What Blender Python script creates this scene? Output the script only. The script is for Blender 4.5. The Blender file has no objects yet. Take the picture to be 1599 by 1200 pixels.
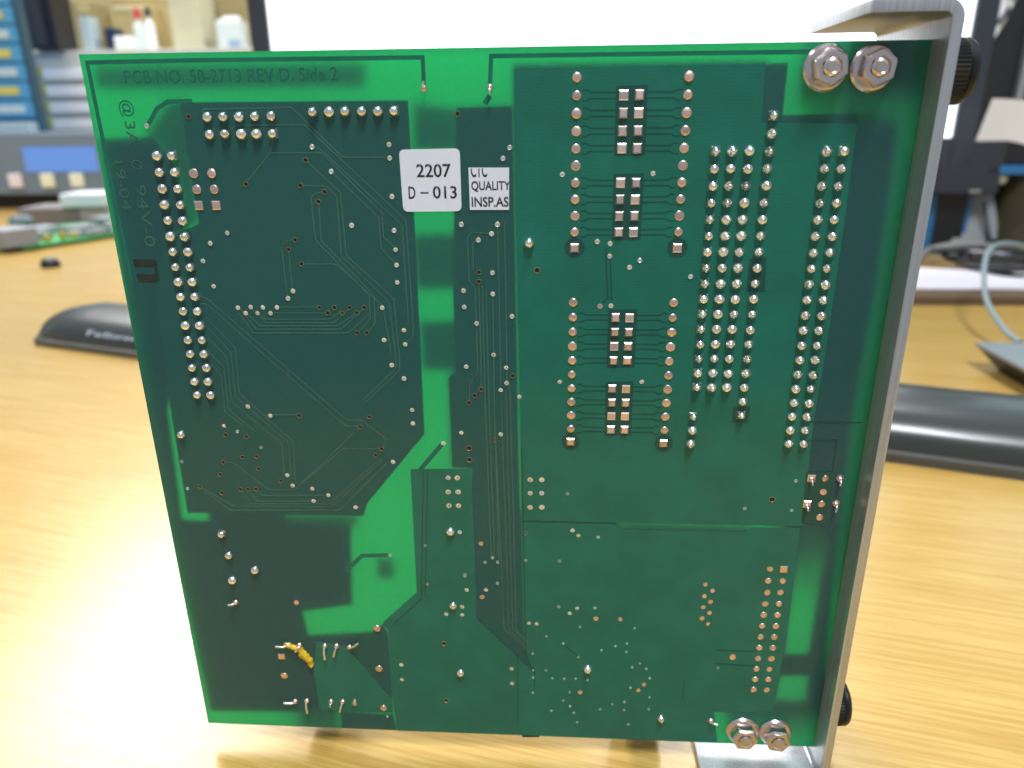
import bpy, bmesh, math, random, json
from mathutils import Vector, Matrix
random.seed(7)
S = bpy.context.scene
COL = S.collection
K = 0.001                      # everything below is in millimetres; K turns it into metres

# ---------------------------------------------------------------- camera
cam = bpy.data.cameras.new("camera")
cam.sensor_width = 36.0
cam.lens = 25.585
cam.clip_start = 0.005
cam.clip_end = 50.0
camo = bpy.data.objects.new("camera", cam)
COL.objects.link(camo)
camo.matrix_world = Matrix([[0.998142, -0.010445, 0.060031, 0.073605], [0.060018, 0.338575, -0.939023, -0.118008], [-0.010517, 0.940881, 0.338573, 0.125315], [0.0, 0.0, 0.0, 1.0]])
cam.dof.use_dof = True
cam.dof.focus_distance = 0.124
cam.dof.aperture_fstop = 18.5
S.camera = camo

# ---------------------------------------------------------------- room light
W = bpy.data.worlds.new("World"); S.world = W
W.use_nodes = True
bg = W.node_tree.nodes["Background"]
bg.inputs[0].default_value = (0.80, 0.90, 1.0, 1)
bg.inputs[1].default_value = 0.46

def overhead_lamp(name, loc, aim, sx, sy, power, col=(1, .97, .92)):
    l = bpy.data.lights.new(name, 'AREA'); l.shape = 'RECTANGLE'
    l.size, l.size_y = sx, sy; l.energy = power; l.color = col
    o = bpy.data.objects.new(name, l); COL.objects.link(o)
    o.location = loc
    d = Vector(aim) - Vector(loc)
    o.rotation_euler = d.to_track_quat('-Z', 'Y').to_euler()
    return o
# fluorescent fittings of the room: over the bench, and further back to the left and right
overhead_lamp("overhead_lamp", (0.24, -0.56, 1.55), (0.24, -0.56, 0), 0.22, 0.6, 31, (.93, .97, 1))
overhead_lamp("overhead_lamp", (-1.22, 1.85, 1.55), (-1.22, 1.85, 0), 0.8, 1.25, 68, (1, .98, .95))
overhead_lamp("overhead_lamp", (0.53, 1.60, 1.55), (0.53, 1.60, 0), 0.5, 1.25, 26, (1, .98, .95))

overhead_lamp("overhead_lamp", (-0.85, 0.70, 1.55), (-0.85, 0.70, 0), 0.3, 1.25, 15, (1, .98, .95))  # added fill lamp that brightens the left cabinet fronts

S.view_settings.view_transform = 'Standard'
S.view_settings.look = 'None'
S.view_settings.exposure = 0.0
S.view_settings.gamma = 1.0
S.cycles.use_denoising = True
S.cycles.max_bounces = 10
S.cycles.diffuse_bounces = 5
S.cycles.transmission_bounces = 8
S.cycles.sample_clamp_indirect = 6.0

# ---------------------------------------------------------------- materials
def new_mat(name):
    m = bpy.data.materials.new(name); m.use_nodes = True
    return m, m.node_tree.nodes, m.node_tree.links
def mat(name, col, rough=.5, metal=0.0, spec=.5, coat=0.0, var=0.0, bump=0.0, bscale=400., cscale=60., cvar=0.0, emit=None, es=0):
    m, n, l = new_mat(name)
    b = n["Principled BSDF"]
    b.inputs["Base Color"].default_value = (*col, 1)
    b.inputs["Roughness"].default_value = rough
    b.inputs["Metallic"].default_value = metal
    b.inputs["Specular IOR Level"].default_value = spec
    b.inputs["Coat Weight"].default_value = coat
    b.inputs["Coat Roughness"].default_value = .08
    tc = n.new("ShaderNodeTexCoord")
    if cvar:
        t = n.new("ShaderNodeTexNoise"); t.inputs["Scale"].default_value = cscale; t.inputs["Detail"].default_value = 5
        l.new(tc.outputs["Object"], t.inputs["Vector"])
        r = n.new("ShaderNodeValToRGB")
        r.color_ramp.elements[0].position = .3; r.color_ramp.elements[1].position = .7
        r.color_ramp.elements[0].color = (*[c * (1 - cvar) for c in col], 1)
        r.color_ramp.elements[1].color = (*[min(1, c * (1 + cvar)) for c in col], 1)
        l.new(t.outputs["Fac"], r.inputs[0]); l.new(r.outputs[0], b.inputs["Base Color"])
        src = r.outputs[0]
    else:
        src = None
    if var:
        oi = n.new("ShaderNodeObjectInfo")
        mr = n.new("ShaderNodeMapRange"); mr.inputs[3].default_value = 1 - var; mr.inputs[4].default_value = 1 + var
        l.new(oi.outputs["Random"], mr.inputs[0])
        hs = n.new("ShaderNodeHueSaturation"); hs.inputs["Color"].default_value = (*col, 1)
        if src: l.new(src, hs.inputs["Color"])
        l.new(mr.outputs[0], hs.inputs["Value"]); l.new(mr.outputs[0], hs.inputs["Saturation"])
        l.new(hs.outputs[0], b.inputs["Base Color"])
        m2 = n.new("ShaderNodeMath"); m2.operation = 'MULTIPLY'; m2.inputs[1].default_value = rough
        l.new(mr.outputs[0], m2.inputs[0]); l.new(m2.outputs[0], b.inputs["Roughness"])
    if bump:
        t = n.new("ShaderNodeTexNoise"); t.inputs["Scale"].default_value = bscale; t.inputs["Detail"].default_value = 4
        l.new(tc.outputs["Object"], t.inputs["Vector"])
        bp = n.new("ShaderNodeBump"); bp.inputs["Strength"].default_value = bump; bp.inputs["Distance"].default_value = .0002
        l.new(t.outputs["Fac"], bp.inputs["Height"]); l.new(bp.outputs[0], b.inputs["Normal"])
    if emit:
        b.inputs["Emission Color"].default_value = (*emit, 1); b.inputs["Emission Strength"].default_value = es
    return m

def weave(n, l, strength=.08):
    """fine glass-cloth relief under the lacquer"""
    tc = n.new("ShaderNodeTexCoord")
    bp = n.new("ShaderNodeBump"); bp.inputs["Strength"].default_value = strength; bp.inputs["Distance"].default_value = .00005
    w = n.new("ShaderNodeTexWave"); w.bands_direction = 'Z'; w.inputs["Scale"].default_value = 620; w.inputs["Distortion"].default_value = 2.5
    w2 = n.new("ShaderNodeTexNoise"); w2.inputs["Scale"].default_value = 2600
    a = n.new("ShaderNodeMath"); a.operation = 'ADD'
    l.new(tc.outputs["Object"], w.inputs["Vector"]); l.new(tc.outputs["Object"], w2.inputs["Vector"])
    l.new(w.outputs["Fac"], a.inputs[0]); l.new(w2.outputs["Fac"], a.inputs[1]); l.new(a.outputs[0], bp.inputs["Height"])
    w3 = n.new("ShaderNodeTexNoise"); w3.inputs["Scale"].default_value = 70; w3.inputs["Detail"].default_value = 2
    l.new(tc.outputs["Object"], w3.inputs["Vector"])
    b2 = n.new("ShaderNodeBump"); b2.inputs["Strength"].default_value = .35; b2.inputs["Distance"].default_value = .0006
    l.new(w3.outputs["Fac"], b2.inputs["Height"]); l.new(bp.outputs[0], b2.inputs["Normal"])
    return b2.outputs[0], tc

def make_laminate():
    m, n, l = new_mat("green_fibreglass")
    n.remove(n["Principled BSDF"])
    out = n["Material Output"]
    nor, tc = weave(n, l)
    t = n.new("ShaderNodeTexNoise"); t.inputs["Scale"].default_value = 900; t.inputs["Detail"].default_value = 4
    l.new(tc.outputs["Object"], t.inputs["Vector"])
    r = n.new("ShaderNodeValToRGB")
    r.color_ramp.elements[0].color = (.035, .86, .34, 1); r.color_ramp.elements[1].color = (.055, .97, .42, 1)
    l.new(t.outputs["Fac"], r.inputs[0])
    d = n.new("ShaderNodeBsdfDiffuse"); d.inputs[0].default_value = (.062, .238, .250, 1)
    tr = n.new("ShaderNodeBsdfTranslucent"); l.new(r.outputs[0], tr.inputs[0])
    mx = n.new("ShaderNodeMixShader"); mx.inputs[0].default_value = .70
    l.new(d.outputs[0], mx.inputs[1]); l.new(tr.outputs[0], mx.inputs[2])
    g = n.new("ShaderNodeBsdfGlossy"); g.inputs["Roughness"].default_value = .22; l.new(nor, g.inputs["Normal"])
    fr = n.new("ShaderNodeFresnel"); fr.inputs[0].default_value = 1.42; l.new(nor, fr.inputs["Normal"])
    m2 = n.new("ShaderNodeMixShader"); l.new(fr.outputs[0], m2.inputs[0])
    l.new(mx.outputs[0], m2.inputs[1]); l.new(g.outputs[0], m2.inputs[2])
    l.new(m2.outputs[0], out.inputs["Surface"])
    return m
def lacquer(name, col, rough=.24):
    m, n, l = new_mat(name)
    b = n["Principled BSDF"]
    nor, tc = weave(n, l, .1)
    t = n.new("ShaderNodeTexNoise"); t.inputs["Scale"].default_value = 120; t.inputs["Detail"].default_value = 8
    l.new(tc.outputs["Object"], t.inputs["Vector"])
    r = n.new("ShaderNodeValToRGB"); r.color_ramp.elements[0].position = .3; r.color_ramp.elements[1].position = .7
    r.color_ramp.elements[0].color = (*[c * .88 for c in col], 1); r.color_ramp.elements[1].color = (*[c * 1.12 for c in col], 1)
    l.new(t.outputs["Fac"], r.inputs[0]); l.new(r.outputs[0], b.inputs["Base Color"])
    b.inputs["Roughness"].default_value = rough
    b.inputs["Specular IOR Level"].default_value = .38
    l.new(nor, b.inputs["Normal"])
    return m

M = {}
M['laminate'] = make_laminate()
M['pour'] = lacquer("lacquered_copper", (.010, .134, .092))
M['plane'] = lacquer("buried_copper", (.03, .06, .06), .5)
M['rear'] = mat('rear_copper_blocker', (.010, .016, .016), .9, spec=.1)
def half_blocker():
    """half-clear sheet added inside the laminate to dim the light from behind"""
    m, n, l = new_mat("half_clear_blocker")
    b = n["Principled BSDF"]; b.inputs["Base Color"].default_value = (.012, .02, .02, 1); b.inputs["Roughness"].default_value = .9
    t = n.new("ShaderNodeBsdfTransparent"); mx = n.new("ShaderNodeMixShader"); mx.inputs[0].default_value = .34
    l.new(b.outputs[0], mx.inputs[1]); l.new(t.outputs[0], mx.inputs[2]); l.new(mx.outputs[0], n["Material Output"].inputs["Surface"])
    return m
M['half_block'] = half_blocker()
M['track'] = lacquer("lacquered_track", (.040, .125, .095))
M['gap'] = lacquer("bare_gap", (.010, .070, .055))
M['solder'] = mat("solder", (.88, .87, .84), .24, 1, var=.14, bump=.05, bscale=900)
M['pad'] = mat("warm_tinned_pad", (.78, .58, .51), .34, 1, var=.16, bump=.35, bscale=1300)  # salmon tint puts a warm reflection into the solder colour
M['bar'] = mat("tinned_bar_pad", (.84, .68, .62), .40, 1, var=.16, bump=.4, bscale=1300)  # warm reflection tinted in here as well
M['via'] = mat("via_metal", (.80, .84, .90), .24, 1, var=.12)
M['via_dull'] = mat("via_lacquered", (.35, .47, .42), .35, .6, var=.25)
M['ring'] = mat("hole_ring", (.26, .24, .12), .4, .6)
M['dark'] = mat("painted_bore_dark", (.004, .005, .005), .6)
M['wire'] = mat("lead_wire", (.82, .80, .78), .25, 1, var=.15)
M['glue'] = mat("yellow_flux", (.62, .42, .02), .35, bump=.6, bscale=900, cvar=.25, cscale=700)
M['paper'] = mat("white_label", (.70, .74, .84), .55, cvar=.03)
M['ink'] = mat("black_ink", (.010, .010, .018), .5)
M['stamp'] = mat("stamped_ink", (.008, .022, .016), .6, cvar=.5, cscale=900)
M['zinc'] = mat("zinc_plate", (.66, .57, .55), .24, 1, bump=.15, bscale=800, var=.08)  # pinkish cast of the zinc stands in for warm reflections
M['knob'] = mat("black_anodised", (.012, .012, .013), .32, .3, bump=.2, bscale=900)

def make_alu():
    m, n, l = new_mat("brushed_aluminium")
    b = n["Principled BSDF"]
    b.inputs["Metallic"].default_value = .78
    tc = n.new("ShaderNodeTexCoord"); mp = n.new("ShaderNodeMapping")
    mp.inputs["Scale"].default_value = (2600, 2600, 22)
    l.new(tc.outputs["Object"], mp.inputs["Vector"])
    t = n.new("ShaderNodeTexNoise"); t.inputs["Scale"].default_value = 1; t.inputs["Detail"].default_value = 4
    l.new(mp.outputs[0], t.inputs["Vector"])
    r = n.new("ShaderNodeValToRGB"); r.color_ramp.elements[0].color = (.31, .325, .35, 1); r.color_ramp.elements[1].color = (.68, .695, .72, 1)
    l.new(t.outputs["Fac"], r.inputs[0]); l.new(r.outputs[0], b.inputs["Base Color"])
    mr = n.new("ShaderNodeMapRange"); mr.inputs[3].default_value = .28; mr.inputs[4].default_value = .42
    l.new(t.outputs["Fac"], mr.inputs[0]); l.new(mr.outputs[0], b.inputs["Roughness"])
    bp = n.new("ShaderNodeBump"); bp.inputs["Strength"].default_value = .5; bp.inputs["Distance"].default_value = .00008
    l.new(t.outputs["Fac"], bp.inputs["Height"]); l.new(bp.outputs[0], b.inputs["Normal"])
    return m
M['alu'] = make_alu()

def make_wood():
    m, n, l = new_mat("oak_laminate")
    b = n["Principled BSDF"]
    tc = n.new("ShaderNodeTexCoord"); mp = n.new("ShaderNodeMapping")
    mp.inputs["Rotation"].default_value = (0, 0, math.radians(13))
    l.new(tc.outputs["Object"], mp.inputs["Vector"])
    def noise(sx, sy, det, dist=0.0):
        q = n.new("ShaderNodeMapping"); q.inputs["Scale"].default_value = (sx, sy, 1); l.new(mp.outputs[0], q.inputs["Vector"])
        t = n.new("ShaderNodeTexNoise"); t.inputs["Scale"].default_value = 1; t.inputs["Detail"].default_value = det
        t.inputs["Distortion"].default_value = dist
        l.new(q.outputs[0], t.inputs["Vector"]); return t.outputs["Fac"]
    a = noise(22, 900, 6, .3); c = noise(90, 3000, 4); e = noise(4, 70, 3)
    m1 = n.new("ShaderNodeMath"); m1.operation = 'MULTIPLY_ADD'; m1.inputs[1].default_value = .55
    l.new(c, m1.inputs[0]); l.new(a, m1.inputs[2])
    m2 = n.new("ShaderNodeMath"); m2.operation = 'MULTIPLY_ADD'; m2.inputs[1].default_value = .28
    l.new(e, m2.inputs[0]); l.new(m1.outputs[0], m2.inputs[2])
    r = n.new("ShaderNodeValToRGB")
    cr = r.color_ramp
    cr.elements[0].position = .66; cr.elements[0].color = (.40, .235, .056, 1)
    cr.elements[1].position = 1.16; cr.elements[1].color = (.51, .345, .106, 1)
    q = cr.elements.new(.90); q.color = (.46, .29, .075, 1)
    l.new(m2.outputs[0], r.inputs[0]); l.new(r.outputs[0], b.inputs["Base Color"])
    b.inputs["Roughness"].default_value = .24
    b.inputs["Specular IOR Level"].default_value = .5
    bp = n.new("ShaderNodeBump"); bp.inputs["Strength"].default_value = .12; bp.inputs["Distance"].default_value = .0002
    l.new(c, bp.inputs["Height"]); l.new(bp.outputs[0], b.inputs["Normal"])
    return m
M['wood'] = make_wood()

# ---------------------------------------------------------------- mesh helpers (mm in, metres out)
def me_from(name, verts, faces, mats, fmat=None, smooth=False, recalc=True, sharp=None):
    me = bpy.data.meshes.new(name)
    me.from_pydata([(x * K, y * K, z * K) for x, y, z in verts], [], faces)
    for m in mats: me.materials.append(m)
    if recalc:
        bm = bmesh.new(); bm.from_mesh(me)
        bmesh.ops.recalc_face_normals(bm, faces=bm.faces[:]); bm.to_mesh(me); bm.free()
    if fmat:
        for p, i in zip(me.polygons, fmat): p.material_index = i
    if smooth:
        for p in me.polygons: p.use_smooth = True
        if sharp: me.set_sharp_from_angle(angle=math.radians(sharp))
    return me
def link(name, me, parent=None, loc=(0, 0, 0), rot=(0, 0, 0), label=None, cat=None, group=None, kind=None):
    o = bpy.data.objects.new(name, me); COL.objects.link(o)
    if parent: o.parent = parent
    o.location = tuple(c * K for c in loc); o.rotation_euler = rot
    if label: o["label"] = label
    if cat: o["category"] = cat
    if group: o["group"] = group
    if kind: o["kind"] = kind
    return o
def thing(name, loc, label, cat, rot=(0, 0, 0), group=None):
    return link(name, None, None, loc, rot, label, cat, group)
def lathe(prof, seg=16, axis='y', fm=None, close=True):
    """prof: (radius, height) from base to tip; axis 'y' points towards -y"""
    v, f, mi = [], [], []
    n = len(prof)
    for (r, h) in prof:
        for k in range(seg):
            a = 2 * math.pi * k / seg
            c, s = r * math.cos(a), r * math.sin(a)
            v.append({'y': (c, -h, s), 'z': (c, s, h), 'x': (h, c, s)}[axis])
    for i in range(n - 1):
        for k in range(seg):
            f.append((i * seg + k, i * seg + (k + 1) % seg, (i + 1) * seg + (k + 1) % seg, (i + 1) * seg + k)); mi.append(fm[i] if fm else 0)
    if close:
        f.append(tuple((n - 1) * seg + k for k in range(seg))); mi.append(fm[n - 2] if fm else 0)
    return v, f, mi
def box(cx, cy, z0, sx, sy, sz):
    x0, x1, y0, y1, z1 = cx - sx / 2, cx + sx / 2, cy - sy / 2, cy + sy / 2, z0 + sz
    v = [(x0, y0, z0), (x1, y0, z0), (x1, y1, z0), (x0, y1, z0), (x0, y0, z1), (x1, y0, z1), (x1, y1, z1), (x0, y1, z1)]
    return v, [(0, 3, 2, 1), (4, 5, 6, 7), (0, 1, 5, 4), (1, 2, 6, 5), (2, 3, 7, 6), (3, 0, 4, 7)]
def rbox(name, mat_, cx, cy, z0, sx, sy, sz, bev=1.0, parent=None, seg=2, loc=(0, 0, 0), **kw):
    v, f = box(cx, cy, z0, sx, sy, sz)
    me = me_from(name, v, f, [mat_])
    if bev:
        bm = bmesh.new(); bm.from_mesh(me)
        bmesh.ops.bevel(bm, geom=bm.edges[:], offset=bev * K, segments=seg, affect='EDGES', profile=.6)
        bm.to_mesh(me); bm.free()
    return link(name, me, parent, loc, **kw)
def prism(poly, y0, y1):
    """polygon in (u, v) given thickness from y0 (front) to y1 (rear)"""
    n = len(poly)
    v = [(u, y0, w) for u, w in poly] + [(u, y1, w) for u, w in poly]
    f = [tuple(range(n)), tuple(range(2 * n - 1, n - 1, -1))] + [(i, i + n, (i + 1) % n + n, (i + 1) % n) for i in range(n)]
    return v, f
def extrude_xz(poly, y0, y1): return prism(poly, y0, y1)
def ribbon(pts, w, y0, y1):
    """mitred strip of width w along a polyline in (u, v)"""
    P = [Vector(p) for p in pts]; L, R = [], []
    for i, p in enumerate(P):
        d1 = (P[i] - P[i - 1]).normalized() if i else None
        d2 = (P[i + 1] - P[i]).normalized() if i < len(P) - 1 else None
        if d1 is None: d1 = d2
        if d2 is None: d2 = d1
        t = (d1 + d2); t = t.normalized() if t.length > 1e-6 else d1
        nrm = Vector((-t.y, t.x)); k = 1 / max(.45, abs(nrm.dot(Vector((-d1.y, d1.x)))))
        L.append(p + nrm * w / 2 * k); R.append(p - nrm * w / 2 * k)
    n = len(P); v = []
    for y in (y0, y1):
        v += [(q.x, y, q.y) for q in L] + [(q.x, y, q.y) for q in R]
    f = []
    for i in range(n - 1):
        f += [(i, i + 1, n + i + 1, n + i), (2 * n + i, 3 * n + i, 3 * n + i + 1, 2 * n + i + 1), (i, 2 * n + i, 2 * n + i + 1, i + 1), (n + i, n + i + 1, 3 * n + i + 1, 3 * n + i)]
    f += [(0, n, 3 * n, 2 * n), (n - 1, 3 * n - 1, 4 * n - 1, 2 * n - 1)]
    return v, f
def tube(pts, r, seg=10, smooth_n=0):
    P = [Vector(p) for p in pts]
    if smooth_n:
        Q = []
        for i in range(len(P) - 1):
            a, b, c, d = P[max(0, i - 1)], P[i], P[i + 1], P[min(len(P) - 1, i + 2)]
            for k in range(smooth_n):
                t = k / smooth_n
                Q.append(.5 * ((2 * b) + (c - a) * t + (2 * a - 5 * b + 4 * c - d) * t * t + (3 * b - a - 3 * c + d) * t ** 3))
        P = Q + [P[-1]]
    v, f = [], []
    up = Vector((0, 0, 1))
    for i, p in enumerate(P):
        d = (P[min(i + 1, len(P) - 1)] - P[max(i - 1, 0)]).normalized()
        a = d.cross(up)
        if a.length < 1e-4: a = d.cross(Vector((1, 0, 0)))
        a.normalize(); b = a.cross(d)
        for k in range(seg):
            q = p + (a * math.cos(2 * math.pi * k / seg) + b * math.sin(2 * math.pi * k / seg)) * r
            v.append(tuple(q))
    for i in range(len(P) - 1):
        for k in range(seg):
            f.append((i * seg + k, i * seg + (k + 1) % seg, (i + 1) * seg + (k + 1) % seg, (i + 1) * seg + k))
    f.append(tuple(range(seg))); f.append(tuple((len(P) - 1) * seg + k for k in range(seg)))
    return v, f
def lettering(body, mat_, fit, parent, loc, y=-.1, turn=False, bold=0.0, clip=None, sx_only=False, name="lettering"):
    """text as thin raised mesh, fitted in the (u0, v0, u1, v1) box on the board face"""
    cu = bpy.data.curves.new("lettering", 'FONT'); cu.body = body; cu.extrude = .0; cu.offset = bold; cu.resolution_u = 4
    to = bpy.data.objects.new("lettering", cu); COL.objects.link(to)
    dg = bpy.context.evaluated_depsgraph_get(); dg.update()
    me = bpy.data.meshes.new_from_object(to.evaluated_get(dg))
    bpy.data.objects.remove(to); bpy.data.curves.remove(cu)
    me.name = "lettering"
    bm = bmesh.new(); bm.from_mesh(me)
    bmesh.ops.remove_doubles(bm, verts=bm.verts[:], dist=1e-5)
    xs = [q.co.x for q in bm.verts]; ys = [q.co.y for q in bm.verts]
    x0, x1, y0, y1 = min(xs), max(xs), min(ys), max(ys)
    u0, v0, u1, v1 = fit
    for q in bm.verts:
        a, b = (q.co.x - x0) / (x1 - x0), (q.co.y - y0) / (y1 - y0)
        if turn: a, b = b, 1 - a
        q.co = Vector(((u0 + (u1 - u0) * a) * K, y * K, (v0 + (v1 - v0) * b) * K))
    if clip:
        for co, no in clip:
            g = bm.verts[:] + bm.edges[:] + bm.faces[:]
            bmesh.ops.bisect_plane(bm, geom=g, plane_co=Vector((co[0] * K, 0, co[1] * K)), plane_no=Vector((no[0], 0, no[1])), clear_outer=True)
    r = bmesh.ops.extrude_face_region(bm, geom=bm.faces[:])
    for q in r['geom']:
        if isinstance(q, bmesh.types.BMVert): q.co.y += .035 * K
    bmesh.ops.recalc_face_normals(bm, faces=bm.faces[:])
    bm.to_mesh(me); bm.free()
    me.materials.clear(); me.materials.append(mat_)
    return link(name, me, parent, loc)

# ---------------------------------------------------------------- desk and room
TOP = thing("desk", (0, 755, 0), "yellow oak laminate desk top that the circuit board stands on", "desk")
rbox("tabletop", M['wood'], 0, 0, -30, 3000, 1890, 30, 2, TOP)
steel = mat("grey_steel", (.25, .26, .28), .4, .5)
for sx in (-1, 1):
    for sy in (-1, 1):
        rbox("leg", steel, sx * 1400, sy * 890, -740, 50, 50, 710, 2, TOP)
v, f = box(0, 1000, -760, 8000, 8000, 20)
link("floor", me_from("floor", v, f, [mat("floor_tiles", (.30, .29, .27), .5, cvar=.15, cscale=3)]), kind="structure")
v, f = box(0, 2900, -740, 8000, 60, 3200)
link("wall", me_from("wall", v, f, [mat("painted_wall", (.40, .35, .23), .8, cvar=.06, cscale=4)]), kind="structure")

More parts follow.
